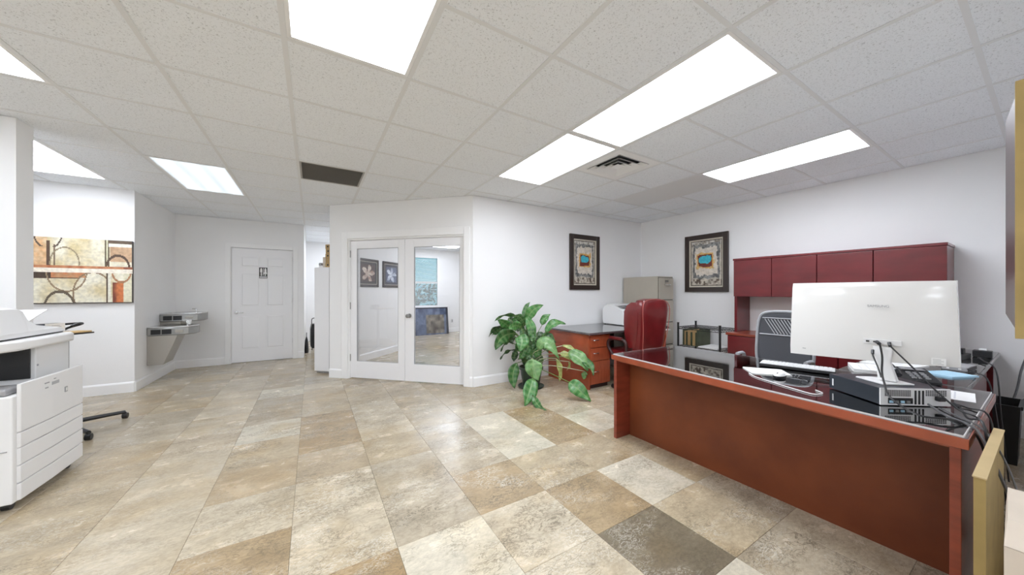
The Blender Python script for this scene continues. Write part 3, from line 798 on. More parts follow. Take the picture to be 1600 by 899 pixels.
# ================================================================ DRINKING FOUNTAIN
def fountain(name, label, y0, y1, zt, apron):
    xw = -1.889
    t = thing(name, label, 'drinking fountain', loc=(xw, (y0 + y1) / 2, zt - .1)); d = .47
    prof = [(xw, y0), (xw + d * .62, y0), (xw + d * .86, y0 + .03), (xw + d, y0 + .12), (xw + d, y1 - .12), (xw + d * .86, y1 - .03), (xw + d * .62, y1), (xw, y1)]
    MB().prism(prof, zt - .125, zt - .012).build('basin_body', 'steel', t, bevel=.012, smooth=True)
    mb = MB(); c = ((xw + d * .5), (y0 + y1) / 2)
    rim = [(x + (.004 if x > xw + .01 else 0), y) for x, y in prof]
    inner = [(c[0] + (x - c[0]) * .80, c[1] + (y - c[1]) * .80) for x, y in prof]
    low = [(c[0] + (x - c[0]) * .62, c[1] + (y - c[1]) * .62) for x, y in prof]
    mb.loft([[(x, y, zt - .014) for x, y in rim], [(x, y, zt) for x, y in rim], [(x, y, zt - .002) for x, y in inner], [(x, y, zt - .011) for x, y in low]], True)
    mb.build('basin_rim', 'chrome', t, smooth=True)
    g_ = MB()
    for q in (0, 1): g_.box(xw + .04 + q * .105, xw + .135 + q * .105, y0 - .004, y0 + .003, zt - .105, zt - .040)
    g_.build('side_louvre', 'black', t)
    MB().box(xw + .275, xw + .36, y0 - .006, y0 + .004, zt - .09, zt - .05).build('push_bar', 'taupe', t, bevel=.003)
    f = MB(); bx = xw + d * .80; by = y0 + .10
    f.tube(spline([(bx, by, zt - .006), (bx, by, zt + .035), (bx - .015, by + .01, zt + .055), (bx - .05, by + .02, zt + .058)], 5), .010, 10)
    f.build('bubbler', 'chrome', t, smooth=True)
    if apron:
        mb = MB(); z0 = zt - .126; zb = .255
        ya, yb = y0 + .01, y1 - .03
        mb.loft([[(xw, ya, z0), (xw + .30, ya, z0), (xw + .30, yb, z0), (xw, yb, z0)], [(xw, ya, zb), (xw + .16, ya, zb + .0), (xw + .16, yb, zb), (xw, yb, zb)]])
        mb.build('apron', 'taupe', t, bevel=.004)
    else:
        MB().box(xw, xw + .22, y0 + .03, y1 - .03, zt - .25, zt - .126).build('apron', 'taupe', t, bevel=.004)
fountain('drinking_fountain', 'lower stainless drinking fountain with long taupe apron, nearer the painting', 6.47, 6.88, .775, True)
fountain('drinking_fountain', 'higher stainless drinking fountain, nearer the restroom door', 6.91, 7.33, .935, False)
cup = thing('paper_cup', 'small crumpled white cup on the lower drinking fountain', 'cup', loc=(-1.53, 6.72, .775))
MB().lathe(-1.53, 6.72, [(.022, .775), (.030, .84), (.031, .843), (.028, .843), (.020, .78)], 16).build('cup_body', 'paper', cup, smooth=True)

# ================================================================ HALLWAY THINGS
n1 = (HS, HS)
t = thing('white_cabinet', 'tall plain white cabinet partly behind the office wall corner', 'cabinet', loc=(.03, 6.06, 0), rotz=-PI / 4)
M = frame_at(.03, 6.06, 0, -PI / 4)
MB(M).box(0, .27, 0.012, .28, .03, 1.63).build('cabinet_body', 'door_paint', t, bevel=.003)
MB(M).box(.002, .268, 0.0, .011, .035, 1.625).build('cabinet_door', 'door_paint', t, bevel=.002)
MB(M).box(.015, .255, .03, .26, .002, .03).build('plinth', 'plastic_grey', t)
for k in range(5):
    z = 1.632 + k * .071
    Mk = frame_at(.03, 6.06, 0, -PI / 4) @ Matrix.Translation((.155 + .006 * (k % 2), .05, z))
    lb = ['bottom tan box of the stack on the white cabinet', 'second tan box from the bottom on the white cabinet', 'middle tan box of the five on the white cabinet', 'second tan box from the top on the white cabinet', 'topmost tan box of the stack on the white cabinet'][k]
    b = thing('storage_box', lb, 'box', loc=(Mk.translation.x, Mk.translation.y, z), rotz=-PI / 4, group='tan boxes stacked on the white cabinet')
    MB(Mk).box(0, .105, 0, .2, 0, .068).build('carton', 'kraft', b, bevel=.002)
    if k != 1: MB(Mk).tube([(.045, .0005, .036), (.045, -.0015, .036)], .014, 12).build('box_mark', 'black', b)
Mk = M @ Matrix.Translation((.10, .06, 1.632))
b = thing('storage_box', 'small tan carton standing beside the box stack on the cabinet', 'box', loc=Mk.translation, rotz=-PI / 4)
MB(Mk).box(0, .048, 0, .15, 0, .16).build('carton', 'box_pale', b, bevel=.002)
Mk = M @ Matrix.Translation((.005, .08, 1.632))
b = thing('tape_dispenser', 'small white roll object on the left of the cabinet top', 'dispenser', loc=Mk.translation, rotz=-PI / 4)
MB(Mk).box(0, .08, 0, .05, 0, .03).build('dispenser_base', 'plastic_white', b, bevel=.003)
MB(Mk).tube([(.022, .0, .052), (.022, .045, .052)], .024, 16).build('roll', 'plastic_grey', b, smooth=True)
t = thing('rolling_bag', 'upright black rolling bag at the hallway wall', 'bag', loc=(.02, 8.5, 0))
MB().loft([[(x, y, z) for x, y in ((.0 - a, 8.42), (.10 + a, 8.42), (.12 + a, 8.62), (-.02 - a, 8.62))] for z, a in ((.04, .0), (.1, .02), (.45, .02), (.56, 0))]).build('bag_body', 'black', t, bevel=.01, smooth=True)
MB().tube(spline([(-.0, 8.6, .5), (0, 8.6, .66), (.10, 8.6, .66), (.10, 8.6, .5)], 5), .008).build('bag_handle', 'black', t)
for x in (0, .1): MB().tube([(x - .008, 8.45, .022), (x + .008, 8.45, .022)], .021, 12).build('bag_wheel', 'black', t)
t = thing('handbag', 'slumped black bag on the hallway floor', 'bag', loc=(-.09, 8.15, 0))
MB().loft([[(-.095 + a * .55 * math.cos(q), 8.15 + a * math.sin(q), z) for q in [2 * PI * k / 14 for k in range(14)]] for z, a in ((.001, .06), (.03, .066), (.15, .06), (.26, .045), (.33, .015))]).build('bag_body', 'black', t, smooth=True)
MB().tube(spline([(-.095, 8.11, .30), (-.095, 8.12, .40), (-.095, 8.18, .40), (-.095, 8.19, .30)], 5), .006).build('bag_strap', 'black', t)

# ================================================================ POTTED PLANT
PX, PY = 2.45, 3.66
plant = thing('potted_plant', 'leafy green peace lily drooping in a dark green pot on the floor', 'plant', loc=(PX, PY, 0))
MB().lathe(PX, PY, [(.10, .0), (.105, .004), (.145, .235), (.158, .238), (.160, .268), (.150, .270), (.142, .245), (.13, .235)], 28).build('pot', 'pot', plant, smooth=True)
MB().lathe(PX, PY, [(.136, .225), (.136, .236), (.07, .243), (.001, .245)], 20).build('soil', 'soil', plant, smooth=True)
MB().lathe(PX, PY, [(.155, .001), (.175, .02), (.172, .022), (.15, .006)], 24).build('saucer', 'pot', plant, smooth=True)
fwd = Vector((math.sin(.5579), math.cos(.5579), 0)); rgt = Vector((math.cos(.5579), -math.sin(.5579), 0))
base = Vector((PX, PY, 0))
def PL(X, Z, d): return base + rgt * X + fwd * d + Vector((0, 0, Z))     # X right, Z up, d away, metres about the pot
G1 = (.030, .125, .028); G2 = (.048, .19, .040); G3 = (.14, .30, .10); G4 = (.018, .066, .018); GY_ = (.36, .40, .12); GP_ = (.13, .29, .095)
def leaf(b, t_, w, arch=.0, col=G1, roll=0.0, d0=0.0, d1=0.0, mid=None, name='leaf', fold=.25):
    p0 = PL(b[0], b[1], d0); p2 = PL(t_[0], t_[1], d1)
    pm = PL((b[0] + t_[0]) / 2, (b[1] + t_[1]) / 2 + arch, (d0 + d1) / 2)
    if mid: pm = PL(mid[0], mid[1], (d0 + d1) / 2)
    p1 = pm * 2 - (p0 + p2) * .5
    nl = 11; rings = []; mb = MB(); V = []; F = []; Cc = []
    us = [-1, -.55, -.12, .12, .55, 1]
    for k in range(nl):
        s = k / (nl - 1)
        p = p0 * (1 - s) ** 2 + p1 * 2 * s * (1 - s) + p2 * s * s
        tg = ((p1 - p0) * (1 - s) + (p2 - p1) * s).normalized()
        view = -fwd
        side = tg.cross(view)
        if side.length < .1: side = rgt.copy()
        side.normalize(); nrm = side.cross(tg).normalized()
        side = (side * math.cos(roll) + nrm * math.sin(roll)).normalized(); nrm = side.cross(tg).normalized()
        ww = w * .5 * max(.02, (math.sin(PI * min(1, s * .98 + .02) ** .78)) ** .85)
        wav = .012 * math.sin(s * 13 + w * 90)
        for u in us: V.append(p + side * (u * ww) + nrm * (-abs(u) * ww * fold * -1 + wav * u * u * (1 if u > 0 else -1)))
    m_ = len(us)
    for k in range(nl - 1):
        for i in range(m_ - 1):
            F.append((k * m_ + i, k * m_ + i + 1, (k + 1) * m_ + i + 1, (k + 1) * m_ + i))
    hl = mix(col, (.40, .52, .25), .30)
    for k in range(nl - 1):
        for i in range(m_ - 1):
            c = hl if i == 2 else (mix(col, (1, 1, .6), .06) if (k % 2 == 0) else col)
            mb.c.append(c)
    mb.v = V; mb.f = [list(f) for f in F]
    o = mb.build(name, 'leaf', plant, smooth=True)
    so = o.modifiers.new('solid', 'SOLIDIFY'); so.thickness = .0012
    return o
def stem(pts, r=.0045, m='stem'):
    MB().tube(spline([PL(*p) for p in pts], 5), r, 6).build('stem', m, plant, smooth=True)
LEAVES = [
    ((-0.064, 0.883), (-0.011, 1.116), (-0.073, 1.012), 0.066, 0, 0.05, '1', 0.3),
    ((-0.047, 0.875), (0.161, 1.08), (0.022, 1.006), 0.111, 0, -0.05, '2', 0.2),
    ((-0.125, 0.892), (-0.475, 0.871), (-0.312, 0.959), 0.056, 0, -0.1, '1', 0.9),
    ((-0.09, 0.833), (-0.232, 0.934), (-0.149, 0.922), 0.090, -0.02, -0.1, '1', 0.3),
    ((-0.258, 0.747), (-0.436, 0.879), (-0.351, 0.84), 0.108, 0.05, -0.05, '2', 0.3),
    ((-0.323, 0.765), (-0.562, 0.651), (-0.471, 0.762), 0.083, 0.1, 0.05, '4', 0.7),
    ((-0.203, 0.701), (-0.459, 0.505), (-0.371, 0.666), 0.165, 0, -0.12, '1', 0.4),
    ((-0.232, 0.563), (-0.397, 0.463), (-0.335, 0.576), 0.045, 0.05, 0, '4', 0.8),
    ((-0.205, 0.479), (-0.406, 0.359), (-0.326, 0.459), 0.045, 0.05, 0, '4', 0.8),
    ((-0.132, 0.793), (-0.288, 0.77), (-0.215, 0.815), 0.111, -0.05, -0.15, '2', 0.3),
    ((-0.136, 0.697), (-0.156, 0.499), (-0.121, 0.611), 0.149, -0.1, -0.2, '2', 0.1),
    ((-0.064, 0.92), (0.034, 0.592), (0.005, 0.768), 0.101, -0.03, -0.08, '2', 0.2),
    ((-0.085, 0.541), (-0.175, 0.387), (-0.113, 0.452), 0.083, -0.08, -0.14, '1', 0.3),
    ((-0.19, 0.479), (-0.226, 0.338), (-0.219, 0.413), 0.076, -0.02, -0.05, '4', 0.3),
    ((-0.187, 0.332), (-0.212, 0.019), (-0.236, 0.187), 0.121, -0.1, -0.16, '1', 0.2),
    ((0.022, 0.399), (0.087, 0.148), (0.03, 0.282), 0.181, -0.18, -0.25, 'p', 0.1),
    ((0.009, 0.238), (-0.092, 0.004), (-0.04, 0.121), 0.146, -0.52, -0.76, '2', 0.15),
    ((0.0, 0.094), (0.133, 0.004), (0.047, 0.026), 0.066, -0.66, -0.89, '1', 0.3),
    ((0.153, 0.807), (0.266, 0.948), (0.192, 0.892), 0.087, 0.1, 0.12, '2', 0.4),
    ((0.201, 0.71), (0.462, 0.821), (0.302, 0.832), 0.097, 0, 0.05, '2', 0.6),
    ((0.095, 0.501), (0.362, 0.376), (0.199, 0.594), 0.139, -0.1, -0.15, 'p', 0.5),
    ((0.319, 0.391), (0.356, 0.096), (0.369, 0.249), 0.059, -0.1, -0.12, 'y', 0.4),
    ((0.377, 0.445), (0.504, 0.362), (0.458, 0.427), 0.073, -0.05, -0.08, 'y', 0.3),
    ((0.48, 0.471), (0.698, 0.265), (0.613, 0.398), 0.153, -0.1, -0.249, 'p', 0.4),
    ((0.616, 0.417), (0.74, 0.244), (0.716, 0.34), 0.090, -0.101, -0.374, '1', 0.4),
    ((0.672, 0.252), (0.662, 0.142), (0.663, 0.203), 0.062, -0.206, -0.184, 'p', 0.1),
    ((0.431, 0.194), (0.666, 0.004), (0.528, 0.124), 0.139, -0.5, -0.6, '2', 0.3),
    ((0.413, 0.54), (0.588, 0.473), (0.514, 0.52), 0.045, 0, -0.056, 'y', 0.5),
    ((0.496, 0.344), (0.462, 0.233), (0.493, 0.281), 0.031, -0.06, -0.06, 'y', 0.3),
    ((0.146, 0.651), (0.33, 0.572), (0.242, 0.651), 0.090, 0.05, 0.05, '1', 0.5),
    ((-0.003, 0.786), (0.022, 0.595), (0.0, 0.685), 0.076, -0.06, -0.1, '1', 0.3),
    ((-0.116, 0.458), (-0.064, 0.241), (-0.094, 0.363), 0.069, 0, 0, '4', 0.3),
    ((0.084, 0.668), (0.146, 0.572), (0.102, 0.625), 0.087, 0.05, 0.05, '4', 0.5),
    ((-0.034, 0.587), (-0.075, 0.404), (-0.051, 0.495), 0.094, -0.05, -0.08, '1', 0.3),
    ((-0.357, 0.744), (-0.522, 0.671), (-0.446, 0.72), 0.069, 0.08, 0.1, '1', 0.6),
    ((-0.305, 0.893), (-0.208, 0.795), (-0.243, 0.848), 0.087, 0.1, 0.1, '4', 0.3),
    ((0.04, 0.489), (-0.007, 0.364), (0.022, 0.422), 0.090, -0.03, -0.05, '1', 0.2),
    ((-0.163, 0.937), (-0.238, 0.822), (-0.195, 0.893), 0.076, 0.1, 0.1, '2', 0.3),
    ((0.102, 0.567), (0.236, 0.431), (0.182, 0.522), 0.087, 0.08, 0.1, '4', 0.4),
    ((0.075, 0.428), (0.135, 0.276), (0.118, 0.361), 0.080, 0.02, 0, '1', 0.2),
    ((-0.126, 0.76), (-0.038, 0.588), (-0.082, 0.674), 0.097, 0.02, 0, '1', 0.2),
    ((-0.215, 0.861), (-0.091, 0.72), (-0.153, 0.79), 0.104, 0.06, 0.06, '1', 0.3),
    ((0.1, 0.531), (0.048, 0.39), (0.083, 0.456), 0.087, -0.02, -0.05, '2', 0.2),
    ((-0.091, 0.968), (-0.117, 0.777), (-0.094, 0.864), 0.076, 0.03, 0.02, '1', 0.4),
    ((-0.074, 0.652), (-0.126, 0.515), (-0.082, 0.592), 0.104, 0.04, 0.02, '4', 0.3),
    ((-0.021, 0.627), (-0.012, 0.458), (-0.003, 0.543), 0.090, -0.03, -0.05, '1', 0.2),
    ((0.04, 0.606), (0.101, 0.449), (0.083, 0.536), 0.090, 0, 0, '4', 0.3),
    ((-0.126, 0.601), (-0.213, 0.446), (-0.161, 0.55), 0.087, 0.03, 0.02, '1', 0.4),
    ((-0.055, 0.491), (-0.046, 0.358), (-0.046, 0.424), 0.080, -0.04, -0.06, '1', 0.2),
    ((0.022, 0.426), (-0.02, 0.294), (0.01, 0.36), 0.076, -0.06, -0.08, '4', 0.2),
    ((-0.127, 0.859), (-0.18, 0.718), (-0.154, 0.797), 0.097, 0.08, 0.08, '4', 0.3),
    ((-0.047, 0.984), (-0.03, 0.828), (-0.035, 0.915), 0.087, 0.05, 0.03, '4', 0.2),
    ((0.084, 0.65), (0.172, 0.65), (0.128, 0.676), 0.076, 0.06, 0.06, '4', 0.5),
    ((-0.338, 0.729), (-0.424, 0.6), (-0.39, 0.677), 0.087, 0.06, 0.04, '1', 0.4),
    ((-0.249, 0.668), (-0.275, 0.565), (-0.263, 0.617), 0.076, 0.05, 0.04, '4', 0.3),
    ((0.119, 0.376), (0.049, 0.276), (0.092, 0.334), 0.069, 0.02, 0, '1', 0.3),
]
for L_ in LEAVES:
    b, t_, mid, w, d0, d1, col, roll = L_
    leaf(b, t_, w * 1.22, 0, {'1': G1, '2': G2, '3': G3, '4': G4, 'y': GY_, 'p': GP_}[col], roll, d0, d1, mid)
    a_ = random.uniform(0, 2 * PI); q_ = random.uniform(.02, .08)
    s0 = (q_ * math.cos(a_), .245, q_ * math.sin(a_))
    hb = max(b[1], .30)
    stem([s0, ((s0[0] * .5 + b[0] * .5) * .7, .245 + (b[1] - .245) * .55 + .05, (s0[2] + d0) * .4), (b[0], b[1], d0)], .0045, 'stem_pale' if col in 'yp' else 'stem')

# ================================================================ BACK DESK, PRINTER, CABINET
def drawer(parent, M, x0, x1, z0, z1, m, hm='chrome', hx=None, lock=False, y=0.0, hw=.05):
    d = MB(M).box(x0, x1, y - .018, y, z0, z1).build('drawer', m, parent, bevel=.0025)
    c = hx if hx is not None else (x0 + x1) / 2
    MB(M).tube(spline([(c - hw, y - .019, (z0 + z1) / 2 + .02), (c - hw, y - .040, (z0 + z1) / 2 + .02), (c, y - .046, (z0 + z1) / 2 + .02), (c + hw, y - .040, (z0 + z1) / 2 + .02), (c + hw, y - .019, (z0 + z1) / 2 + .02)], 4), .006, 8).build('drawer_handle', hm, d, smooth=True)
    return d
BD = thing('pedestal_desk', 'bright cherry wood desk behind the plant with grey glass top and three-drawer pedestal', 'desk', loc=(3.0, 3.13, 0))
MB().box(2.965, 4.60, 3.10, 4.03, .700, .722).build('desk_top', 'desk_top', BD, bevel=.006)
MB().box(2.972, 4.595, 3.107, 4.025, .7225, .728).build('glass_sheet', 'glass_top', BD)
MB().box(2.99, 3.01, 3.14, 4.0, .0, .699).build('end_panel', 'cherry_bright', BD, bevel=.002)
MB().box(3.012, 3.37, 3.16, 3.78, .05, .699).build('pedestal_case', 'cherry', BD)
MB().box(3.02, 3.36, 3.18, 3.76, .0, .05).build('toe_kick', 'mahogany_dark', BD)
M = frame_at(0, 3.158, 0, 0)
for z0, z1 in ((.53, .690), (.36, .524), (.06, .354)): drawer(BD, M, 3.014, 3.368, z0, z1, 'cherry_bright', hx=3.10, hw=.04)
MB().box(3.372, 4.22, 3.85, 3.87, .25, .699).build('modesty_panel', 'mahogany_dark', BD)
MB().box(4.22, 4.58, 3.16, 3.30, .05, .699).build('pedestal_case', 'cherry', BD)
MB().box(4.22, 4.58, 3.142, 3.158, .06, .69).build('end_door', 'cherry_bright', BD, bevel=.002)
MB().box(4.23, 4.57, 3.18, 3.30, 0, .05).build('toe_kick', 'mahogany_dark', BD)

pr = thing('laser_printer', 'white desktop printer on the back desk beside the beige filing cabinet', 'printer', loc=(4.27, 3.72, .729))
mb = MB(); ys = (3.50, 3.93)
prof = [(3.50, .735), (3.93, .735), (3.95, .80), (3.95, .98), (3.90, 1.03), (3.72, 1.045), (3.53, .97), (3.49, .86)]
mb.loft([[(x, y, z) for y, z in prof] for x in (4.055, 4.46)])
mb.build('printer_body', 'plastic_white', pr, bevel=.012, smooth=True)
MB().box(4.10, 4.42, 3.56, 3.80, 1.005, 1.022).build('output_tray', 'plastic_grey', pr, bevel=.003)
MB().box(4.09, 4.43, 3.62, 3.90, 1.03, 1.062).build('scanner_lid', 'plastic_light', pr, bevel=.008)
MB().box(4.07, 4.45, 3.478, 3.500, .76, .83).build('paper_drawer', 'plastic_light', pr, bevel=.003)
for x in (4.08, 4.43):
    for y in (3.53, 3.91): MB().cyl(x, y, .7285, .736, .012, 10).build('foot', 'black', pr)

fc = thing('filing_cabinet', 'tall beige metal filing cabinet with four drawers in the corner', 'cabinet', loc=(4.84, 3.66, 0))
MB().box(4.645, 5.04, 3.335, 4.02, .01, 1.50).build('cabinet_body', 'file_metal', fc, bevel=.004)
for k in range(4):
    z0 = .05 + k * .36
    MB().box(4.655, 5.03, 3.330, 3.3349, z0 - .006, z0 + .356).build('drawer_gap_shade', 'file_gap_shade', fc)  # dark plate standing in for the shade between the drawers
    d = MB().box(4.66, 5.025, 3.313, 3.3295, z0, z0 + .345).build('drawer', 'file_metal', fc, bevel=.004)
    h = MB(); h.tube(spline([(4.79, 3.312, z0 + .235), (4.79, 3.285, z0 + .235), (4.845, 3.278, z0 + .235), (4.90, 3.285, z0 + .235), (4.90, 3.312, z0 + .235)], 4), .008, 8); h.build('drawer_handle', 'chrome', d, smooth=True)
    MB().box(4.80, 4.89, 3.3095, 3.3125, z0 + .275, z0 + .31).build('label_holder', 'steel', d)

# ================================================================ RED LEATHER CHAIR
rc = thing('executive_chair', 'high-backed dark red leather chair seen from behind at the back desk', 'chair', loc=(3.60, 2.88, 0))
def rr_ring(cx_, cy_, z, hw, hd, n=20, pw=.45):
    pts = []
    for k in range(n):
        a = 2 * PI * k / n; c_, s_ = math.cos(a), math.sin(a)
        pts.append((cx_ + hw * math.copysign(abs(c_) ** pw, c_), cy_ + hd * math.copysign(abs(s_) ** pw, s_), z))
    return pts
rings = [rr_ring(3.60, 2.74, .44, .20, .055), rr_ring(3.60, 2.735, .50, .228, .075), rr_ring(3.605, 2.72, .62, .236, .085), rr_ring(3.61, 2.705, .78, .247, .085), rr_ring(3.61, 2.69, .93, .262, .085),
         rr_ring(3.61, 2.685, 1.03, .272, .085), rr_ring(3.61, 2.685, 1.10, .262, .08), rr_ring(3.61, 2.69, 1.145, .225, .068), rr_ring(3.61, 2.695, 1.165, .13, .04)]
MB().loft(rings).build('backrest', 'leather', rc, smooth=True)
for sx in (-1, 1):   # side bolsters that wrap forward
    mb = MB(); mb.loft([rr_ring(3.61 + sx * hw, y, z, .030, d, 12, .6) for z, y, d, hw in ((.55, 2.80, .06, .215), (.70, 2.80, .10, .225), (.85, 2.79, .115, .240), (1.0, 2.775, .115, .250), (1.08, 2.76, .095, .243), (1.12, 2.745, .05, .225))])
    mb.build('side_bolster', 'leather', rc, smooth=True)
    MB().tube(spline([(3.61 + sx * .205, 2.655, .50), (3.61 + sx * .235, 2.62, .75), (3.61 + sx * .262, 2.605, 1.0), (3.61 + sx * .240, 2.612, 1.10), (3.61 + sx * .16, 2.625, 1.145), (3.61, 2.64, 1.16)], 6), .0045, 6).build('seam_piping', 'piping', rc, smooth=True)
MB().loft([rr_ring(3.60, 2.98, z, a, b) for z, a, b in ((.36, .22, .22), (.40, .255, .25), (.47, .26, .255), (.495, .22, .22))]).build('seat', 'leather', rc, smooth=True)
for sx in (-1, 1):
    a = MB().tube(spline([(3.60 + sx * .265, 2.84, .44), (3.60 + sx * .285, 2.83, .60), (3.60 + sx * .285, 2.90, .645), (3.60 + sx * .285, 3.08, .635), (3.60 + sx * .28, 3.13, .55), (3.60 + sx * .265, 3.06, .43)], 6), .020, 10).build('armrest', 'mahogany_dark', rc, smooth=True)
    MB().loft([rr_ring(3.60 + sx * .285, 2.99, z, .028, .11, 12, .6) for z in (.645, .665, .672)]).build('arm_pad', 'leather', a, smooth=True)
MB().cyl(3.60, 2.95, .11, .36, .028, 14).build('gas_lift', 'black', rc)
for k in range(5):
    a = 2 * PI * k / 5 + .35; ex, ey = 3.60 + .29 * math.cos(a), 2.95 + .29 * math.sin(a)
    lg = MB().tube([(3.60, 2.95, .12), (3.60 + .15 * math.cos(a), 2.95 + .15 * math.sin(a), .11), (ex, ey, .075)], [.032, .026, .018], 8).build('base_leg', 'mahogany_dark', rc, smooth=True)
    MB().tube([(ex - .022 * math.sin(a), ey + .022 * math.cos(a), .030), (ex + .022 * math.sin(a), ey - .022 * math.cos(a), .030)], .029, 14).build('caster', 'black', lg)

# ================================================================ WIRE CART WITH FILES
wc = thing('wire_cart', 'black wire shelf cart between filing cabinet and red credenza', 'cart', loc=(4.84, 2.68, 0))
X0, X1, Y0, Y1 = 4.62, 5.08, 2.37, 2.97
for x in (X0, X1):
    for y in (Y0, Y1):
        p = MB(); p.cyl(x, y, .0, .79, .014, 12); p.cyl(x, y, .79, .80, .017, 12); p.build('post', 'black', wc)
for z in (.12, .455, .735):
    mb = MB()
    for zz in (z, z - .03):
        mb.tube([(X0, Y0, zz), (X0, Y1, zz)], .004, 6); mb.tube([(X1, Y0, zz), (X1, Y1, zz)], .004, 6); mb.tube([(X0, Y0, zz), (X1, Y0, zz)], .004, 6); mb.tube([(X0, Y1, zz), (X1, Y1, zz)], .004, 6)
    for (a, b, c_, d) in ((X0, Y0, X0, Y1), (X1, Y0, X1, Y1), (X0, Y0, X1, Y0), (X0, Y1, X1, Y1)):
        n = 14; mb.tube([(a + (c_ - a) * k / n, b + (d - b) * k / n, z - (.03 if k % 2 else 0)) for k in range(n + 1)], .0025, 5)
    for k in range(1, 20): 
        y = Y0 + (Y1 - Y0) * k / 20; mb.tube([(X0, y, z + .003), (X1, y, z + .003)], .0018, 5)
    mb.build('wire_shelf', 'black' if z > .3 else 'shelf_metal', wc)
fb = thing('file_box', 'dark green hanging file box full of tan folders on the wire cart', 'file box', loc=(4.86, 2.84, .463))
mb = MB(); mb.box(4.70, 5.03, 2.72, 2.735, .463, .70); mb.box(4.70, 5.03, 2.935, 2.95, .463, .70); mb.box(5.015, 5.03, 2.735, 2.935, .463, .70); mb.box(4.70, 5.03, 2.72, 2.95, .461, .466)
mb.build('box_shell', 'green_file', fb)
for k in range(8):
    y = 2.745 + k * .024
    MB().box(4.705 + .004 * (k % 3), 5.0, y, y + .012, .468, .66 + .012 * (k % 3)).build('folder', 'manila' if k % 3 else 'green_file', fb)
pt = MB().box(4.66, 5.02, 2.42, 2.69, .462, .478).build('paper_stack', 'paper'); tag(pt, 'flat white paper stack on the middle cart shelf', 'paper')
pt = MB().box(5.100, 5.104, 2.40, 2.90, .485, .70).build('grey_panel', 'shelf_metal'); tag(pt, 'thin grey sheet standing behind the wire cart', 'panel')
bpy.data.objects.remove(pt)

# ================================================================ CREDENZA AND HUTCH
cz = thing('credenza', 'low dark red credenza standing under the wall hutch', 'credenza', loc=(4.88, 1.2, 0))
MB().box(4.60, 5.14, .80, 2.29, .690, .722).build('credenza_top', 'cherry', cz, bevel=.005)
MB().box(4.625, 5.13, .82, 2.275, .06, .689).build('credenza_case', 'mahogany', cz)
MB().box(4.66, 5.12, .84, 2.26, .0, .06).build('plinth', 'mahogany_dark', cz)
for k in range(4):
    y0 = .83 + k * .362
    d = MB().box(4.606, 4.624, y0, y0 + .352, .46, .682).build('drawer', 'mahogany', cz, bevel=.003)
    d = MB().box(4.606, 4.624, y0, y0 + .352, .07, .452).build('credenza_door', 'mahogany', cz, bevel=.003)
    MB().tube([(4.600, y0 + .13, .43), (4.600, y0 + .22, .43)], .005, 8).build('handle', 'chrome', d)
ht = thing('wall_hutch', 'dark red hutch with four upper doors standing above the credenza', 'hutch', loc=(4.96, 1.38, .722))
MB().box(4.745, 5.14, .50, 2.27, 1.665, 1.69).build('hutch_top', 'mahogany', ht, bevel=.003)
MB().box(4.77, 5.14, .52, 2.25, 1.19, 1.21).build('hutch_bottom', 'mahogany', ht)
MB().box(4.77, 5.135, 2.23, 2.262, .7225, 1.664).build('side_panel', 'mahogany', ht, bevel=.002)
MB().box(4.77, 5.135, .505, .535, .7225, 1.664).build('side_panel', 'mahogany', ht, bevel=.002)
MB().box(5.12, 5.138, .536, 2.229, 1.211, 1.664).build('hutch_back', 'mahogany', ht)
MB().box(5.12, 5.136, .536, 2.229, .7225, 1.189).build('tack_board', 'paper', ht)
for a, b in ((1.835, 2.262), (1.405, 1.829), (.966, 1.399), (.505, .960)): MB().box(4.750, 4.768, a, b, 1.192, 1.662).build('hutch_door', 'mahogany', ht, bevel=.003)

# ================================================================ FRONT DESK AND RETURN
fd = thing('reception_desk', 'long reddish brown reception desk with glass top in the right foreground', 'desk', loc=(2.6, 1.1, 0))
top = [(2.19, 2.02), (2.03, .17), (3.06, .17), (3.06, 2.0)]
def inset(pts, e):
    cx_ = sum(p[0] for p in pts) / 4; cy_ = sum(p[1] for p in pts) / 4
    return [(x + (e if x < cx_ else -e), y + (e if y < cy_ else -e)) for x, y in pts]
MB().prism(top, .678, .712).build('desk_top', 'desk_top', fd)
mb = MB()
o4 = inset(top, -.004)
for k in range(4):
    p, q = top[k], top[(k + 1) % 4]; p2, q2 = o4[k], o4[(k + 1) % 4]
    mb.prism([p, q, q2, p2], .672, .7115)
mb.build('edge_band', 'cherry_bright', fd, bevel=.0015)
MB().prism(inset(top, .010), .7122, .7195).build('glass_sheet', 'glass_top', fd)
mb = MB(); g4 = inset(top, .010); g5 = inset(top, .0075)
for k in range(4): mb.prism([g4[k], g4[(k + 1) % 4], g5[(k + 1) % 4], g5[k]], .7122, .7195)
mb.build('glass_edge', 'plastic_light', fd)
mb = MB(); mb.prism([(2.21, 1.99), (2.05, .20), (2.08, .20), (2.24, 1.99)], .660, .6775); mb.build('apron_rail', 'cherry_bright', fd)
MB().prism([(2.365, 1.975), (2.39, .215), (2.41, .215), (2.385, 1.975)], .0, .6775).build('front_panel', 'cherry_brown', fd)
MB().prism([(2.20, 1.978), (3.04, 1.978), (3.04, 2.008), (2.20, 2.008)], .0, .6775).build('side_panel', 'cherry', fd, bevel=.002)
MB().prism([(2.05, .185), (3.04, .185), (3.04, .213), (2.05, .213)], .0, .6775).build('side_panel', 'cherry', fd, bevel=.002)
MB().box(2.6, 3.03, 1.5, 1.97, .08, .677).build('pedestal_case', 'cherry', fd)
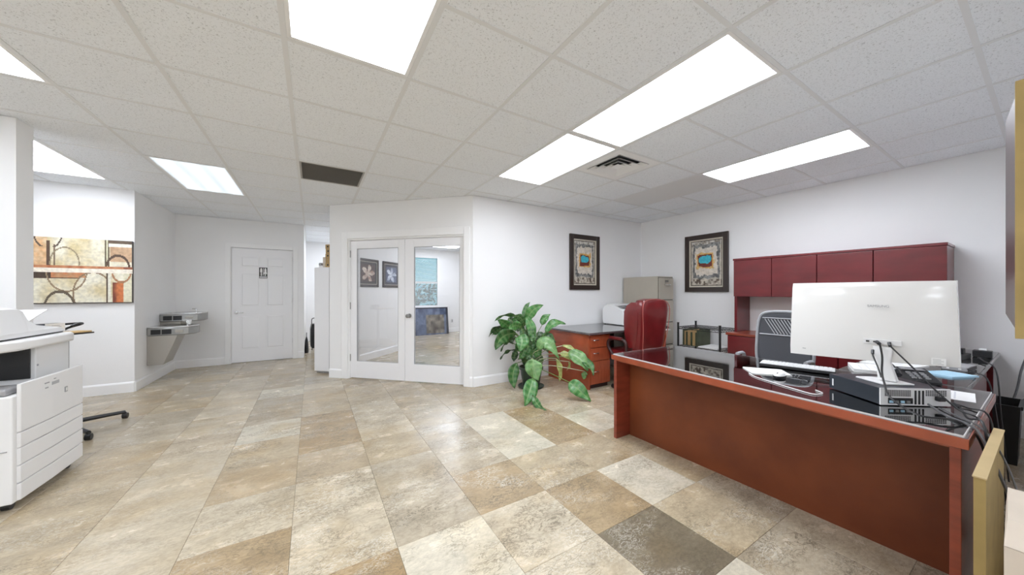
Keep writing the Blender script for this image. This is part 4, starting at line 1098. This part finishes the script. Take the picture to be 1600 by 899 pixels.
for z0, z1 in ((.50, .67), (.30, .49), (.09, .29)):
    d = MB().box(3.031, 3.047, 1.51, 1.96, z0, z1).build('drawer', 'cherry', fd, bevel=.002)
    MB().tube([(3.053, 1.68, (z0 + z1) / 2), (3.053, 1.79, (z0 + z1) / 2)], .006, 8).build('drawer_handle', 'chrome', d)
rt = thing('desk_return', 'dark topped desk return joining the reception desk to the credenza', 'desk return', loc=(3.8, .5, 0))
MB().box(3.070, 5.14, .256, .795, .684, .714).build('return_top', 'desk_top', rt, bevel=.003)
MB().box(3.078, 5.13, .262, .79, .7145, .7205).build('glass_sheet', 'glass_top', rt)
MB().box(3.08, 4.1, .27, .29, .12, .683).build('modesty_panel', 'mahogany', rt)
MB().box(5.09, 5.12, .29, .78, .0, .683).build('side_panel', 'mahogany', rt)
MB().box(4.2, 4.56, .29, .78, .0, .683).build('pedestal_case', 'mahogany', rt)

# ================================================================ MESH OFFICE CHAIR
oc = thing('office_chair', 'grey mesh-backed office chair between reception desk and credenza', 'chair', loc=(3.68, 1.37, 0))
def back_outline(s):   # half outline from bottom to top
    return s
outl = [(-.19, .56), (-.225, .62), (-.225, .82), (-.215, .96), (-.185, 1.03), (-.12, 1.055), (0, 1.062), (.12, 1.055), (.185, 1.03), (.215, .96), (.225, .82), (.225, .62), (.19, .56), (0, .545)]
def bx_(z, y): return 3.80 + .10 * (z - .56) ** 1.0 * .6 - .28 * y * y * 1.0
mb = MB(); pts = [(bx_(z, y), 1.365 + y, z) for y, z in outl]
sp_ = spline(pts + [pts[0]], 4); mb.tube(sp_, .013, 8); mb.build('back_frame', 'frame_grey', oc, smooth=True)
mb = MB(); cols = 14; rows = 16
import bisect
def halfw(z):
    L = [(.545, .05), (.56, .19), (.62, .222), (.82, .222), (.96, .212), (1.03, .182), (1.055, .12), (1.062, .05)]
    for k in range(len(L) - 1):
        if L[k][0] <= z <= L[k + 1][0]: return L[k][1] + (L[k + 1][1] - L[k][1]) * (z - L[k][0]) / (L[k + 1][0] - L[k][0])
    return .05
V = []
for r_ in range(rows + 1):
    z = .546 + (1.060 - .546) * r_ / rows
    for c_ in range(cols + 1):
        y = halfw(z) * (2 * c_ / cols - 1); V.append((bx_(z, y), 1.365 + y, z))
mb.add(V, [(r_ * (cols + 1) + c_, r_ * (cols + 1) + c_ + 1, (r_ + 1) * (cols + 1) + c_ + 1, (r_ + 1) * (cols + 1) + c_) for r_ in range(rows) for c_ in range(cols)])
o = mb.build('mesh_back', 'mesh_grey', oc, smooth=True); so = o.modifiers.new('s', 'SOLIDIFY'); so.thickness = .006
mb = MB()
for k in range(-2, 15):      # slanting ribs of the shoulder window
    y0_ = .16 - k * .026; a_ = (y0_, .985); b_ = (y0_ - .085, .845)
    if a_[0] > .17 or b_[0] < -.19: continue
    mb.tube([(bx_(a_[1], a_[0]) - .008, 1.365 + a_[0], a_[1]), (bx_(b_[1], b_[0]) - .008, 1.365 + b_[0], b_[1])], .0042, 5)
o = mb.build('shoulder_ribs', 'stripe_grey', oc); o['kind'] = 'stuff'
mb = MB(); mb.tube([(bx_(.835, y) - .008, 1.365 + y, .835) for y in (-.2, -.1, 0, .1, .2)], .007, 6); mb.tube([(bx_(.995, y) - .008, 1.365 + y, .995) for y in (-.18, -.1, 0, .1, .18)], .006, 6); mb.build('cross_bar', 'frame_grey', oc, smooth=True)
MB().loft([rr_ring(3.60, 1.37, z, a, b) for z, a, b in ((.40, .21, .20), (.43, .24, .235), (.48, .24, .235), (.50, .20, .20))]).build('seat', 'mesh_grey', oc, smooth=True)
for sx in (-1, 1): MB().tube(spline([(3.66, 1.37 + sx * .22, .42), (3.66, 1.37 + sx * .27, .50), (3.64, 1.37 + sx * .27, .64), (3.50, 1.37 + sx * .265, .65)], 5), .016, 8).build('armrest', 'frame_grey', oc, smooth=True)
MB().tube([(3.66, 1.37, .40), (3.82, 1.37, .42), (3.85, 1.37, .60)], .018, 8).build('back_post', 'black', oc, smooth=True)
MB().cyl(3.62, 1.37, .10, .40, .026, 14).build('gas_lift', 'black', oc)
for k in range(5):
    a = 2 * PI * k / 5; ex, ey = 3.62 + .28 * math.cos(a), 1.37 + .28 * math.sin(a)
    lg = MB().tube([(3.62, 1.37, .12), (ex, ey, .075)], [.03, .018], 8).build('base_leg', 'black', oc, smooth=True)
    MB().tube([(ex - .02 * math.sin(a), ey + .02 * math.cos(a), .029), (ex + .02 * math.sin(a), ey - .02 * math.cos(a), .029)], .028, 14).build('caster', 'black', lg)

# ================================================================ THINGS ON THE RECEPTION DESK
ZT = .7198
# computer case, lying flat
pcang = math.atan2(.66 - .43, 2.42 - 2.25)
pcx = thing('desktop_computer', 'flat black desktop computer lying on the reception desk under the monitor stand', 'computer', loc=(2.25, .43, ZT), rotz=pcang)
M = frame_at(2.25, .43, 0, pcang)     # +x along the dark side, -y towards the ports
MB(M).box(.004, .286, -.295, .0, ZT + .004, ZT + .081).build('case_body', 'navy_case', pcx, bevel=.002)
MB(M).box(0.0, .006, -.296, 0.002, ZT + .004, ZT + .082).build('rear_plate', 'plastic_light', pcx)
mb = MB(M)
for r_ in range(5):
    for c_ in range(15): mb.box(-.0012, 0.0, -.016 - c_ * .0075 - .0048, -.016 - c_ * .0075, ZT + .046 + r_ * .006, ZT + .050 + r_ * .006)
for c_ in range(10):
    for r_ in range(4): mb.box(-.0012, 0.0, -.19 - c_ * .009 - .006, -.19 - c_ * .009, ZT + .050 + r_ * .007, ZT + .0545 + r_ * .007)
o = mb.build('vent_holes', 'black', pcx); o['kind'] = 'stuff'
MB(M).box(-.0016, 0, -.135, -.03, ZT + .012, ZT + .038).build('port_panel', 'black', pcx)
for c_ in range(4): MB(M).box(-.006, -.0014, -.048 - c_ * .024, -.034 - c_ * .024, ZT + .016, ZT + .026).build('port', 'steel' if c_ % 2 else 'paper_blue', pcx)
for c_ in range(3): MB(M).box(-.002, 0, -.150 - c_ * .016, -.143 - c_ * .016, ZT + .010, ZT + .074).build('expansion_slot', 'black', pcx)
MB(M).box(-.022, -.001, -.255, -.225, ZT + .030, ZT + .050).build('power_plug', 'black', pcx, bevel=.004)
MB(M).box(.258, .266, 0.0, .0012, ZT + .022, ZT + .058).build('front_badge', 'plastic_light', pcx)

mn = thing('curved_monitor', 'large white curved monitor seen from behind on the reception desk', 'monitor', loc=(2.46, .54, .804))
# shell: curved about a vertical axis, screen faces +x
def cur(y): return .16 * ((y - .54) / .30) ** 2 * .12
cols = 16; zb, zt_ = .885, 1.302
mb = MB(); V = []
ysn = [.236 + (.842 - .236) * k / cols for k in range(cols + 1)]
rings = []
for y in ysn:
    zb = .905 - .030 * (y - .236) / .606
    x = 2.47 + cur(y); th = .018 + .012 * (1 - ((y - .54) / .31) ** 2)
    yb = .54 + (y - .54) * 1.035
    rings.append([(x - th, yb, zb + .004), (x - th - .004, yb, zb + .05), (x - th - .004, y, zt_ - .03), (x - th + .006, y, zt_), (x + .012, y, zt_), (x + .012, yb, zb)])
mb.loft(rings); mb.build('monitor_shell', 'monitor_white', mn, smooth=True)
zb = .905
mb = MB(); mb.loft([[(2.4835 + cur(y), y, zb + .008), (2.4835 + cur(y), y, zt_ - .008), (2.486 + cur(y), y, zt_ - .008), (2.486 + cur(y), y, zb + .008)] for y in ysn]); mb.build('screen', 'black_gloss', mn, smooth=True)
Mm = frame_at(2.4305, .475, 1.178, -PI / 2)
text_mesh('brand_lettering', 'SAMSUNG', .017, Mm, 'plastic_grey', mn)
MB().box(2.430, 2.4385, .395, .53, .984, 1.010).build('port_recess', 'plastic_light', mn, bevel=.002)
for y0_, y1_ in ((.506, .518), (.470, .492), (.430, .442)): MB().box(2.427, 2.4300, y0_, y1_, .994, 1.001).build('port', 'black', mn)
lb = MB().box(2.4388, 2.4400, .262, .305, .914, .945).build('rating_label', 'paper', mn)
for k in range(4): MB().box(2.4380, 2.4388, .268 + .008 * (k % 2), .300, .918 + k * .0065, .9195 + k * .0065).build('label_print', 'plastic_grey', lb)
MB().box(2.4405, 2.443, .77, .785, .92, .924).build('shell_mark', 'plastic_grey', mn)
mb = MB(); mb.loft([[(2.432, .495, .975), (2.432, .425, .975), (2.452, .425, .975), (2.452, .495, .975)], [(2.415, .480, .90), (2.415, .430, .90), (2.445, .430, .90), (2.445, .480, .90)], [(2.395, .470, .812), (2.395, .405, .812), (2.44, .405, .812), (2.44, .470, .812)]])
mb.build('stand_neck', 'plastic_white', mn, bevel=.004)
o = MB(frame_at(2.25, .43, 0, pcang)).box(.055, .20, -.20, -.06, ZT + .0815, ZT + .0895).build('stand_foot', 'plastic_white', mn, bevel=.003)

kb = thing('keyboard', 'white keyboard standing near the inner edge of the reception desk', 'keyboard', loc=(2.75, .96, ZT), rotz=R(-62))
M = frame_at(2.78, 1.14, ZT, R(-76))
MB(M).box(0, .40, -.07, .07, .004, .022).build('keyboard_body', 'black', kb, bevel=.004)
MB(M).box(.004, .396, -.066, .066, .0225, .0245).build('key_bed', 'plastic_light', kb)
mb = MB(M)
for r_ in range(5):
    for c_ in range(17): mb.box(.012 + c_ * .022, .030 + c_ * .022, -.058 + r_ * .024, -.039 + r_ * .024, .0245, .0285)
o = mb.build('keys', 'plastic_white', kb); o['kind'] = 'stuff'
ms = thing('computer_mouse', 'black and silver computer mouse on the glass desk top', 'mouse', loc=(2.46, .90, ZT))
mb = MB(); mb.loft([[(2.46 + .052 * s * math.cos(q) + .0, .905 + .031 * s * math.sin(q), ZT + z) for q in [2 * PI * k / 18 for k in range(18)]] for z, s in ((.0006, .92), (.006, 1.0), (.014, .99))]); mb.build('mouse_base', 'black_gloss', ms, smooth=True)
mb = MB(); mb.loft([[(2.46 + .051 * s * math.cos(q), .905 + .030 * s * math.sin(q), ZT + z) for q in [2 * PI * k / 18 for k in range(18)]] for z, s in ((.0142, .97), (.024, .86), (.031, .62), (.034, .25))]); mb.build('mouse_shell', 'plastic_white', ms, smooth=True)
MB().box(2.425, 2.440, .902, .908, ZT + .026, ZT + .033).build('scroll_wheel', 'black', ms)
sh = MB().prism([(2.56, 1.16), (2.69, .98), (2.55, .87), (2.42, 1.04)], ZT + .0004, ZT + .006).build('folded_paper', 'paper'); tag(sh, 'folded white sheet lying beside the computer mouse', 'paper')

def cable(label, pts, r=.004, m='cable', ends=True):
    t = thing('cable', label, 'cable', loc=pts[0])
    MB().tube(spline(pts, 7), r, 7).build('cord', m, t, smooth=True)
    if ends:
        p0, p1 = Vector(pts[0]), Vector(pts[1]); d = (p1 - p0).normalized()
        MB().tube([p0 - d * .001, p0 + d * .022], r * 1.9, 8).build('plug', m, t, smooth=True)
    return t
Z = ZT + .004
cable('thin white cord curving along the front edge of the glass top', [(2.40, 1.05, Z), (2.33, .98, Z), (2.27, .86, Z), (2.215, .74, Z), (2.19, .66, Z), (2.25, .64, Z), (2.29, .68, Z)], .0026, 'cable_white', False)
cable('thin black mouse cord tangled beside the computer', [(2.51, .90, ZT + .008), (2.56, .85, Z), (2.50, .78, Z), (2.58, .74, Z), (2.52, .66, Z), (2.43, .70, Z), (2.41, .78, Z), (2.47, .80, Z + .004)], .0017, 'cable', False)
cable('thick black cable hanging from the middle monitor port over the computer', [(2.424, .478, .998), (2.405, .465, .99), (2.385, .452, .93), (2.36, .448, .86), (2.28, .425, .822), (2.20, .39, .775), (2.15, .30, .735), (2.20, .20, .728), (2.22, .145, .62), (2.26, .13, .30), (2.30, .13, .012)], .0042)
cable('straight black cable slanting from the right monitor port to the desk end', [(2.424, .436, .997), (2.41, .430, .985), (2.37, .36, .91), (2.33, .29, .83), (2.30, .22, .76), (2.28, .145, .70), (2.32, .12, .35), (2.38, .11, .012)], .0035)
cable('black cable falling from the monitor neck to the first cable', [(2.412, .490, .955), (2.395, .487, .935), (2.365, .463, .88), (2.345, .447, .835)], .0032)
cable('black power cable leaving the computer for the desk end', [(2.375, .235, ZT + .04), (2.36, .215, ZT + .03), (2.30, .19, Z + .004), (2.23, .150, .735), (2.20, .135, .60), (2.30, .12, .20), (2.40, .10, .012)], .0042)
cable('black cable lying across the glass behind the computer', [(2.78, .36, Z + .006), (2.68, .33, Z), (2.58, .27, Z), (2.52, .21, Z), (2.50, .150, .70), (2.52, .14, .45), (2.60, .10, .012)], .0036)
cable('grey cable dipping low over the front corner of the desk end', [(2.33, .30, ZT + .03), (2.27, .24, Z + .002), (2.20, .185, Z + .003), (2.17, .150, .70), (2.05, .09, .56), (1.86, .05, .49), (1.66, .02, .50)], .0045, 'cable_grey', False)
cable('thin grey cable looping toward the cardboard at the right edge', [(2.42, .28, Z), (2.30, .21, Z), (2.24, .152, .71), (2.10, .10, .66), (1.85, .055, .60), (1.60, .02, .55)], .003, 'cable_grey', False)
cable('black cable hanging behind the desk return near the wall', [(3.7, .33, Z + .02), (3.6, .27, Z + .01), (3.5, .215, .70), (3.45, .18, .45), (3.42, .15, .012)], .004)
cable('black cable draped beside the power adapters', [(4.35, .31, Z + .02), (4.22, .28, Z + .012), (4.0, .215, .70), (3.9, .19, .40), (3.85, .16, .012)], .004)
cable('slanting grey rod-like cable against the right wall', [(5.12, .13, .70), (5.05, .15, .60), (4.85, .165, .46), (4.68, .18, .38)], .007, 'cable_grey', False)
cable('black coiled cable heap on the floor near the bin', [(2.75, .06, .012), (2.9, .12, .02), (3.0, .04, .015), (2.85, -.02, .02), (2.72, .05, .03), (2.88, .10, .035), (2.98, .02, .03)], .006, 'cable', False)

# desk phone
ph = thing('desk_phone', 'black desk telephone behind the computer', 'telephone', loc=(3.05, .50, ZT))
M = frame_at(2.98, .52, ZT, R(-60))
mb = MB(M); mb.loft([[(x, -.08, a), (x, .09, b), (x, .09, 0.001), (x, -.08, 0.001)] for x, a, b in ((0, .02, .07), (.17, .02, .07))]); mb.build('phone_base', 'black', ph, bevel=.004)
MB(M).tube(spline([(-.012, -.09, .045), (-.012, -.04, .078), (-.012, .05, .098), (-.012, .10, .088)], 5), [.018] * 4 + [.012] * 8 + [.018] * 4, 10).build('handset', 'black_gloss', ph, smooth=True)
MB(M).box(.05, .15, .035, .075, .060, .067).build('display', 'plastic_grey', ph)
mb = MB(M)
for r_ in range(4):
    for c_ in range(3): mb.box(.06 + c_ * .028, .078 + c_ * .028, -.06 + r_ * .022, -.045 + r_ * .022, .028 + r_ * .006, .036 + r_ * .006)
o = mb.build('phone_keys', 'plastic_grey', ph); o['kind'] = 'stuff'
# papers
def sheet(label, x, y, rot, w, l, z, m='paper', h=.0008, name='paper_sheet', group=None, lines=0):
    t = thing(name, label, 'paper', loc=(x, y, z), rotz=rot, group=group); M = frame_at(x, y, z, rot)
    MB(M).box(-w / 2, w / 2, -l / 2, l / 2, 0, h).build('sheet', m, t)
    for k in range(lines): MB(M).box(-w * .4, w * (.2 + .18 * (k % 2)), l * (.36 - .12 * k), l * (.36 - .12 * k) + .006, h, h + .0003).build('printed_line', 'paper_lines', t)
    return t
sheet('white paper stack with grey lines behind the monitor stand', 3.22, .60, R(20), .26, .32, ZT + .0005, h=.022, name='paper_stack', lines=5)
sheet('open white brochure lying beside the paper stack', 3.57, .62, R(-12), .28, .25, ZT + .0008, h=.012, name='brochure', lines=5)
sheet('white printed sheet right of the phone base', 2.70, .42, R(35), .15, .20, ZT + .0005, lines=4)
sheet('loose white form near the desk end beside cables', 2.80, .27, R(5), .24, .12, ZT + .0005, lines=4)
sheet('light blue notepad behind the telephone', 3.44, .36, R(-25), .20, .15, ZT + .0005, 'paper_blue', h=.010, name='notepad')
sheet('white card pad on the desk below the monitor', 2.77, .62, R(10), .11, .12, ZT + .0005, h=.016, name='paper_stack')
# adapters and router
t = thing('power_strip', 'black power strip with grey plugs on the desk return by the wall', 'power strip', loc=(4.25, .36, ZT), rotz=R(-8))
M = frame_at(4.25, .42, ZT, R(-8))
MB(M).box(-.22, .22, -.035, .035, .001, .04).build('strip_body', 'black', t, bevel=.004)
for k in range(3): MB(M).box(-.15 + k * .12, -.10 + k * .12, -.025, .025, .0405, .085).build('plug', 'plastic_light' if k == 1 else 'black', t, bevel=.004)
t = thing('network_router', 'small grey router with two bright lights on the desk return', 'router', loc=(3.72, .40, ZT))
M = frame_at(3.76, .35, ZT, R(-6))
MB(M).box(-.10, .10, -.055, .055, .001, .032).build('router_body', 'plastic_grey', t, bevel=.006)
MB(M).box(-.09, .09, -.058, -.055, .006, .026).build('router_face', 'black', t)
for k in (-.03, .02): MB(M).box(-.103, -.1005, k, k + .012, .012, .020).build('status_light', 'plastic_white', t)
t = thing('power_adapter', 'black boxy power adapter upright at the end of the desk return', 'adapter', loc=(4.62, .32, ZT))
MB().box(4.58, 4.66, .265, .36, ZT + .001, .775).build('adapter_body', 'black', t, bevel=.006)
MB().box(4.60, 4.64, .29, .33, .776, .79).build('adapter_plug', 'plastic_light', t, bevel=.003)
t = thing('document_tray', 'flat grey tray of documents on the desk return near the router', 'tray', loc=(4.1, .58, ZT))
MB().box(3.98, 4.28, .50, .72, ZT + .001, ZT + .008).build('tray_base', 'plastic_grey', t, bevel=.002)
MB().box(4.0, 4.26, .52, .70, ZT + .0085, ZT + .03).build('documents', 'paper', t)

# ================================================================ RIGHT FOREGROUND
t = thing('waste_bin', 'black rectangular bin on the floor between desk return and wall', 'bin', loc=(4.42, .07, 0))
mb = MB()
o_ = [(4.26, .13), (4.60, .13), (4.60, .25), (4.26, .25)]; i_ = [(4.27, .14), (4.59, .14), (4.59, .24), (4.27, .24)]
b_ = [(4.29, .145), (4.57, .145), (4.57, .23), (4.29, .23)]
mb.loft([[(x, y, 0.0) for x, y in b_], [(x, y, .43) for x, y in o_], [(x, y, .43) for x, y in i_], [(x, y, .02) for x, y in [(4.30, .15), (4.56, .15), (4.56, .22), (4.30, .22)]]])
mb.build('bin_body', 'black', t)
MB().box(4.255, 4.605, .120, .1295, .41, .435).build('bin_rim', 'black', t)
t = thing('wood_panel', 'tan flat board standing on edge beside the reception desk end', 'board', loc=(2.0, .12, 0))
MB().box(1.68, 2.33, .108, .130, .0, .697).build('board_core', 'tan_panel', t)
MB().box(1.675, 2.335, .106, .132, .6975, .7015).build('edge_strip', 'tan_pale', t)
t = thing('cardboard_box', 'pale flattened cardboard carton standing at the right edge', 'box', loc=(1.2, .03, 0))
mb = MB(); mb.prism([(1.12, .012), (1.36, -.002), (1.36, .060), (1.12, .052)], 0, .765); mb.build('carton', 'box_pale', t)
mb = MB(); mb.loft([[(1.12, .012, .766), (1.12, .052, .766), (1.36, .060, .766), (1.36, -.002, .766)], [(1.17, .014, .80), (1.17, .050, .80), (1.36, .058, .80), (1.36, .0, .80)]]); mb.build('carton_flap', 'box_pale', t)
t = thing('cardboard_box', 'yellowish cardboard sheet at the very right bottom corner', 'box', loc=(1.05, .0, 0))
MB().box(1.0, 1.06, -.06, .030, 0, .66).build('carton', 'tan_panel', t)

# picture hung on the near wall seen edge-on
t = thing('wall_picture', 'large dark framed panel with tan edge hung at the right picture edge', 'picture', loc=(1.8, -.12, 1.13))
mb = MB(); mb.loft([[(1.60, -.119, z0), (1.60, .057, z0), (1.60, .057, z1), (1.60, -.119, z1)] if k == 0 else [(1.63, -.119, z0), (1.63, .0585, z0), (1.63, .0585, z1), (1.63, -.119, z1)] for k, z0, z1 in ((0, 1.125, 1.815), (1, 1.125, 1.815))])
mb.build('tan_edge_board', 'tan_panel', t)
mb = MB(); mb.loft([[(1.631, -.119, 1.15), (1.631, .058, 1.15), (1.631, .058, 1.785), (1.631, -.119, 1.785)], [(1.90, -.119, 1.18), (1.90, .085, 1.18), (1.90, .085, 1.80), (1.90, -.119, 1.80)]])
mb.build('dark_moulding', 'mahogany_dark', t)

# ================================================================ COPIER
cp = thing('office_copier', 'large white office copier with paper drawers at the left edge', 'copier', loc=(-1.72, 3.45, 0))
XF = -1.42; XB = -2.0; CY0, CY1 = 3.11, 3.78
MB().box(XB, XF - .012, CY0, CY1, .05, .66).build('copier_body', 'plastic_white', cp, bevel=.008)
for z0, z1, m in ((.055, .150, 0), (.156, .252, 1), (.258, .352, 1), (.358, .440, 1)):
    d = MB().prism([(XF - .012, CY0 + .03), (XF, CY0 + .04), (XF + .006, CY0 + .3), (XF, CY1 - .02), (XF - .012, CY1 - .01)], z0, z1).build('paper_drawer', 'plastic_white', cp, bevel=.003)
MB().prism([(XF - .012, CY0 + .03), (XF, CY0 + .04), (XF + .008, CY0 + .3), (XF, CY1 - .02), (XF - .012, CY1 - .01)], .446, .722).build('front_cover', 'plastic_white', cp, bevel=.004)
def lab(y0, y1, z0, z1, m, nm='printed_label'): MB().box(XF + .0065, XF + .0092, y0, y1, z0, z1).build(nm, m, cp)
lab(3.335, 3.375, .675, .682, 'plastic_grey'); lab(3.34, 3.365, .645, .652, 'plastic_grey'); lab(3.40, 3.47, .655, .675, 'frame_grey'); lab(3.42, 3.44, .688, .693, 'plastic_grey')
MB().box(XF + .004, XF + .0085, 3.535, 3.562, .575, .61).build('logo_frame', 'plastic_grey', cp); MB().box(XF + .0085, XF + .0095, 3.541, 3.556, .582, .603).build('logo_centre', 'plastic_white', cp)
for z in (.35,): MB().box(XB + .02, XF - .03, CY0 - .004, CY0, z, z + .004).build('side_seam', 'plastic_grey', cp)
# output cavity above the body
MB().box(XB, XF - .04, CY0 + .01, CY0 + .17, .661, .70).build('output_tray', 'plastic_grey', cp, bevel=.01)
MB().box(XB, XB + .03, CY0, CY0 + .35, .66, .90).build('cavity_back', 'black', cp)
MB().box(XB + .03, XF - .10, CY0 + .335, CY0 + .345, .70, .90).build('cavity_side', 'black', cp)
MB().box(XB + .03, XF - .12, CY0 + .02, CY0 + .335, .885, .90).build('cavity_roof', 'black', cp)
MB().box(XB + .03, XF - .08, CY0 + .346, CY1 + .02, .66, .90).build('engine_tower', 'plastic_light', cp, bevel=.006)
MB().tube([(XF - .0795, CY0 + .36, .78), (XF - .077, CY0 + .36, .78)], .007, 10).build('tower_button', 'plastic_grey', cp)
mb = MB(); mb.prism([(XB, CY0 + .0), (XF - .10, CY0 - .0), (XF - .04, CY0 + .12), (XF - .03, CY1 - .05), (XF - .07, CY1 + .03), (XB, CY1 + .03)], .901, .962); mb.build('scanner_deck', 'plastic_white', cp, bevel=.012, smooth=True)
MB().prism([(XB + .02, CY0 + .03), (XF - .14, CY0 + .03), (XF - .10, CY0 + .12), (XF - .10, CY1 + .0), (XB + .02, CY1 + .0)], .963, .972).build('scanner_gasket', 'black', cp)
rings = []
for y, zt_ in ((CY0 + .02, 1.155), (3.42, 1.152), (3.462, 1.135), (3.475, 1.095), (3.56, 1.045), (3.74, 1.0), (3.775, .975)):
    xf = XF - .085
    rings.append([(XB, y, .973), (xf, y, .973), (xf - .004, y, min(zt_, 1.0)), (xf - .05, y, max(.974, zt_ - .01)), (xf - .09, y, max(.975, zt_)), (XB, y, max(.975, zt_))])
MB().loft(rings).build('document_feeder', 'plastic_light', cp, bevel=.004)
MB().loft([[(XF - .34, 3.49, 1.06), (XF - .12, 3.49, 1.06), (XF - .12, 3.66, 1.125), (XF - .34, 3.66, 1.125)], [(XF - .34, 3.49, 1.066), (XF - .12, 3.49, 1.066), (XF - .12, 3.66, 1.131), (XF - .34, 3.66, 1.131)]]).build('feeder_tray', 'plastic_white', cp)
for x in (XF - .06, XB + .06):
    for y in (CY0 + .07, CY1 - .07): MB().tube([(x - .015, y, .026), (x + .015, y, .026)], .0255, 14).build('caster', 'black', cp)

# rolling stand with papers behind the copier
SX, SY = -1.88, 4.70
st = thing('rolling_stand', 'low black rolling stand with top tray behind the copier', 'stand', loc=(SX, SY, 0))
MB().cyl(SX, SY, .06, .90, .025, 14).build('column', 'plastic_grey', st)
MB().cyl(SX, SY, .045, .10, .06, 16).build('hub', 'black', st)
for ex, ey in ((-1.57, 4.88), (-1.60, 4.32), (-2.22, 4.60), (-2.05, 5.05)):
    lg = MB().tube([(SX, SY, .072), (ex, ey, .062)], [.022, .016], 8).build('base_leg', 'black', st, smooth=True)
    MB().tube([(ex, ey, .06), (ex, ey, .036)], .010, 8).build('caster_fork', 'black', lg)
    MB().tube([(ex - .018, ey, .0265), (ex + .018, ey, .0265)], .026, 14).build('caster', 'black', lg)
Mt = frame_at(SX - .03, SY - .04, -.022, R(58))      # +x runs left to right as seen from the room
def tray_pt(a, b): v = Mt @ Vector((a, b, 0)); return (v.x, v.y)
MB(Mt).box(-.30, .13, -.17, .17, .895, .907).build('tray_base', 'black', st, bevel=.003)
MB(Mt).tube(spline([(.10, .10, .907), (.15, .10, .94), (.17, .0, .975), (.11, -.05, .985), (.06, -.05, .965)], 6), .010, 8).build('grip_handle', 'black', st, smooth=True)
MB(Mt).box(.04, .17, -.01, .05, .975, .990).build('grip_bar', 'black', st, bevel=.003)
t = thing('folder', 'yellow-tan folder lying on the black tray of the rolling stand', 'folder', loc=(*tray_pt(-.04, -.10), .8855), rotz=R(58))
MB(Mt).box(-.25, .115, -.165, -.045, .9078, .922).build('cover', 'manila', t, bevel=.002)
t = thing('envelope_bundle', 'black and navy bundle of papers behind a white printed card', 'papers', loc=(*tray_pt(.0, .08), .8855), rotz=R(58))
for k in range(6): MB(Mt).box(-.20 + .012 * k, .06 + .009 * k, .055 + .004 * k, .15, .9078 + k * .014, .9205 + k * .014).build('paper_layer', ['black', 'plastic_grey', 'navy_case', 'black', 'plastic_grey', 'navy_case'][k], t, bevel=.002)
t = thing('printed_card', 'white printed card standing against the dark paper bundle', 'card', loc=(*tray_pt(-.12, -.012), .886), rotz=R(58))
MB(Mt).box(-.09, .035, -.028, -.025, .9075, .998).build('card', 'paper', t)
for k in range(3): MB(Mt).box(-.05, .02 - .01 * k, -.0288, -.0281, .95 + k * .014, .953 + k * .014).build('printed_line', 'plastic_grey', t)
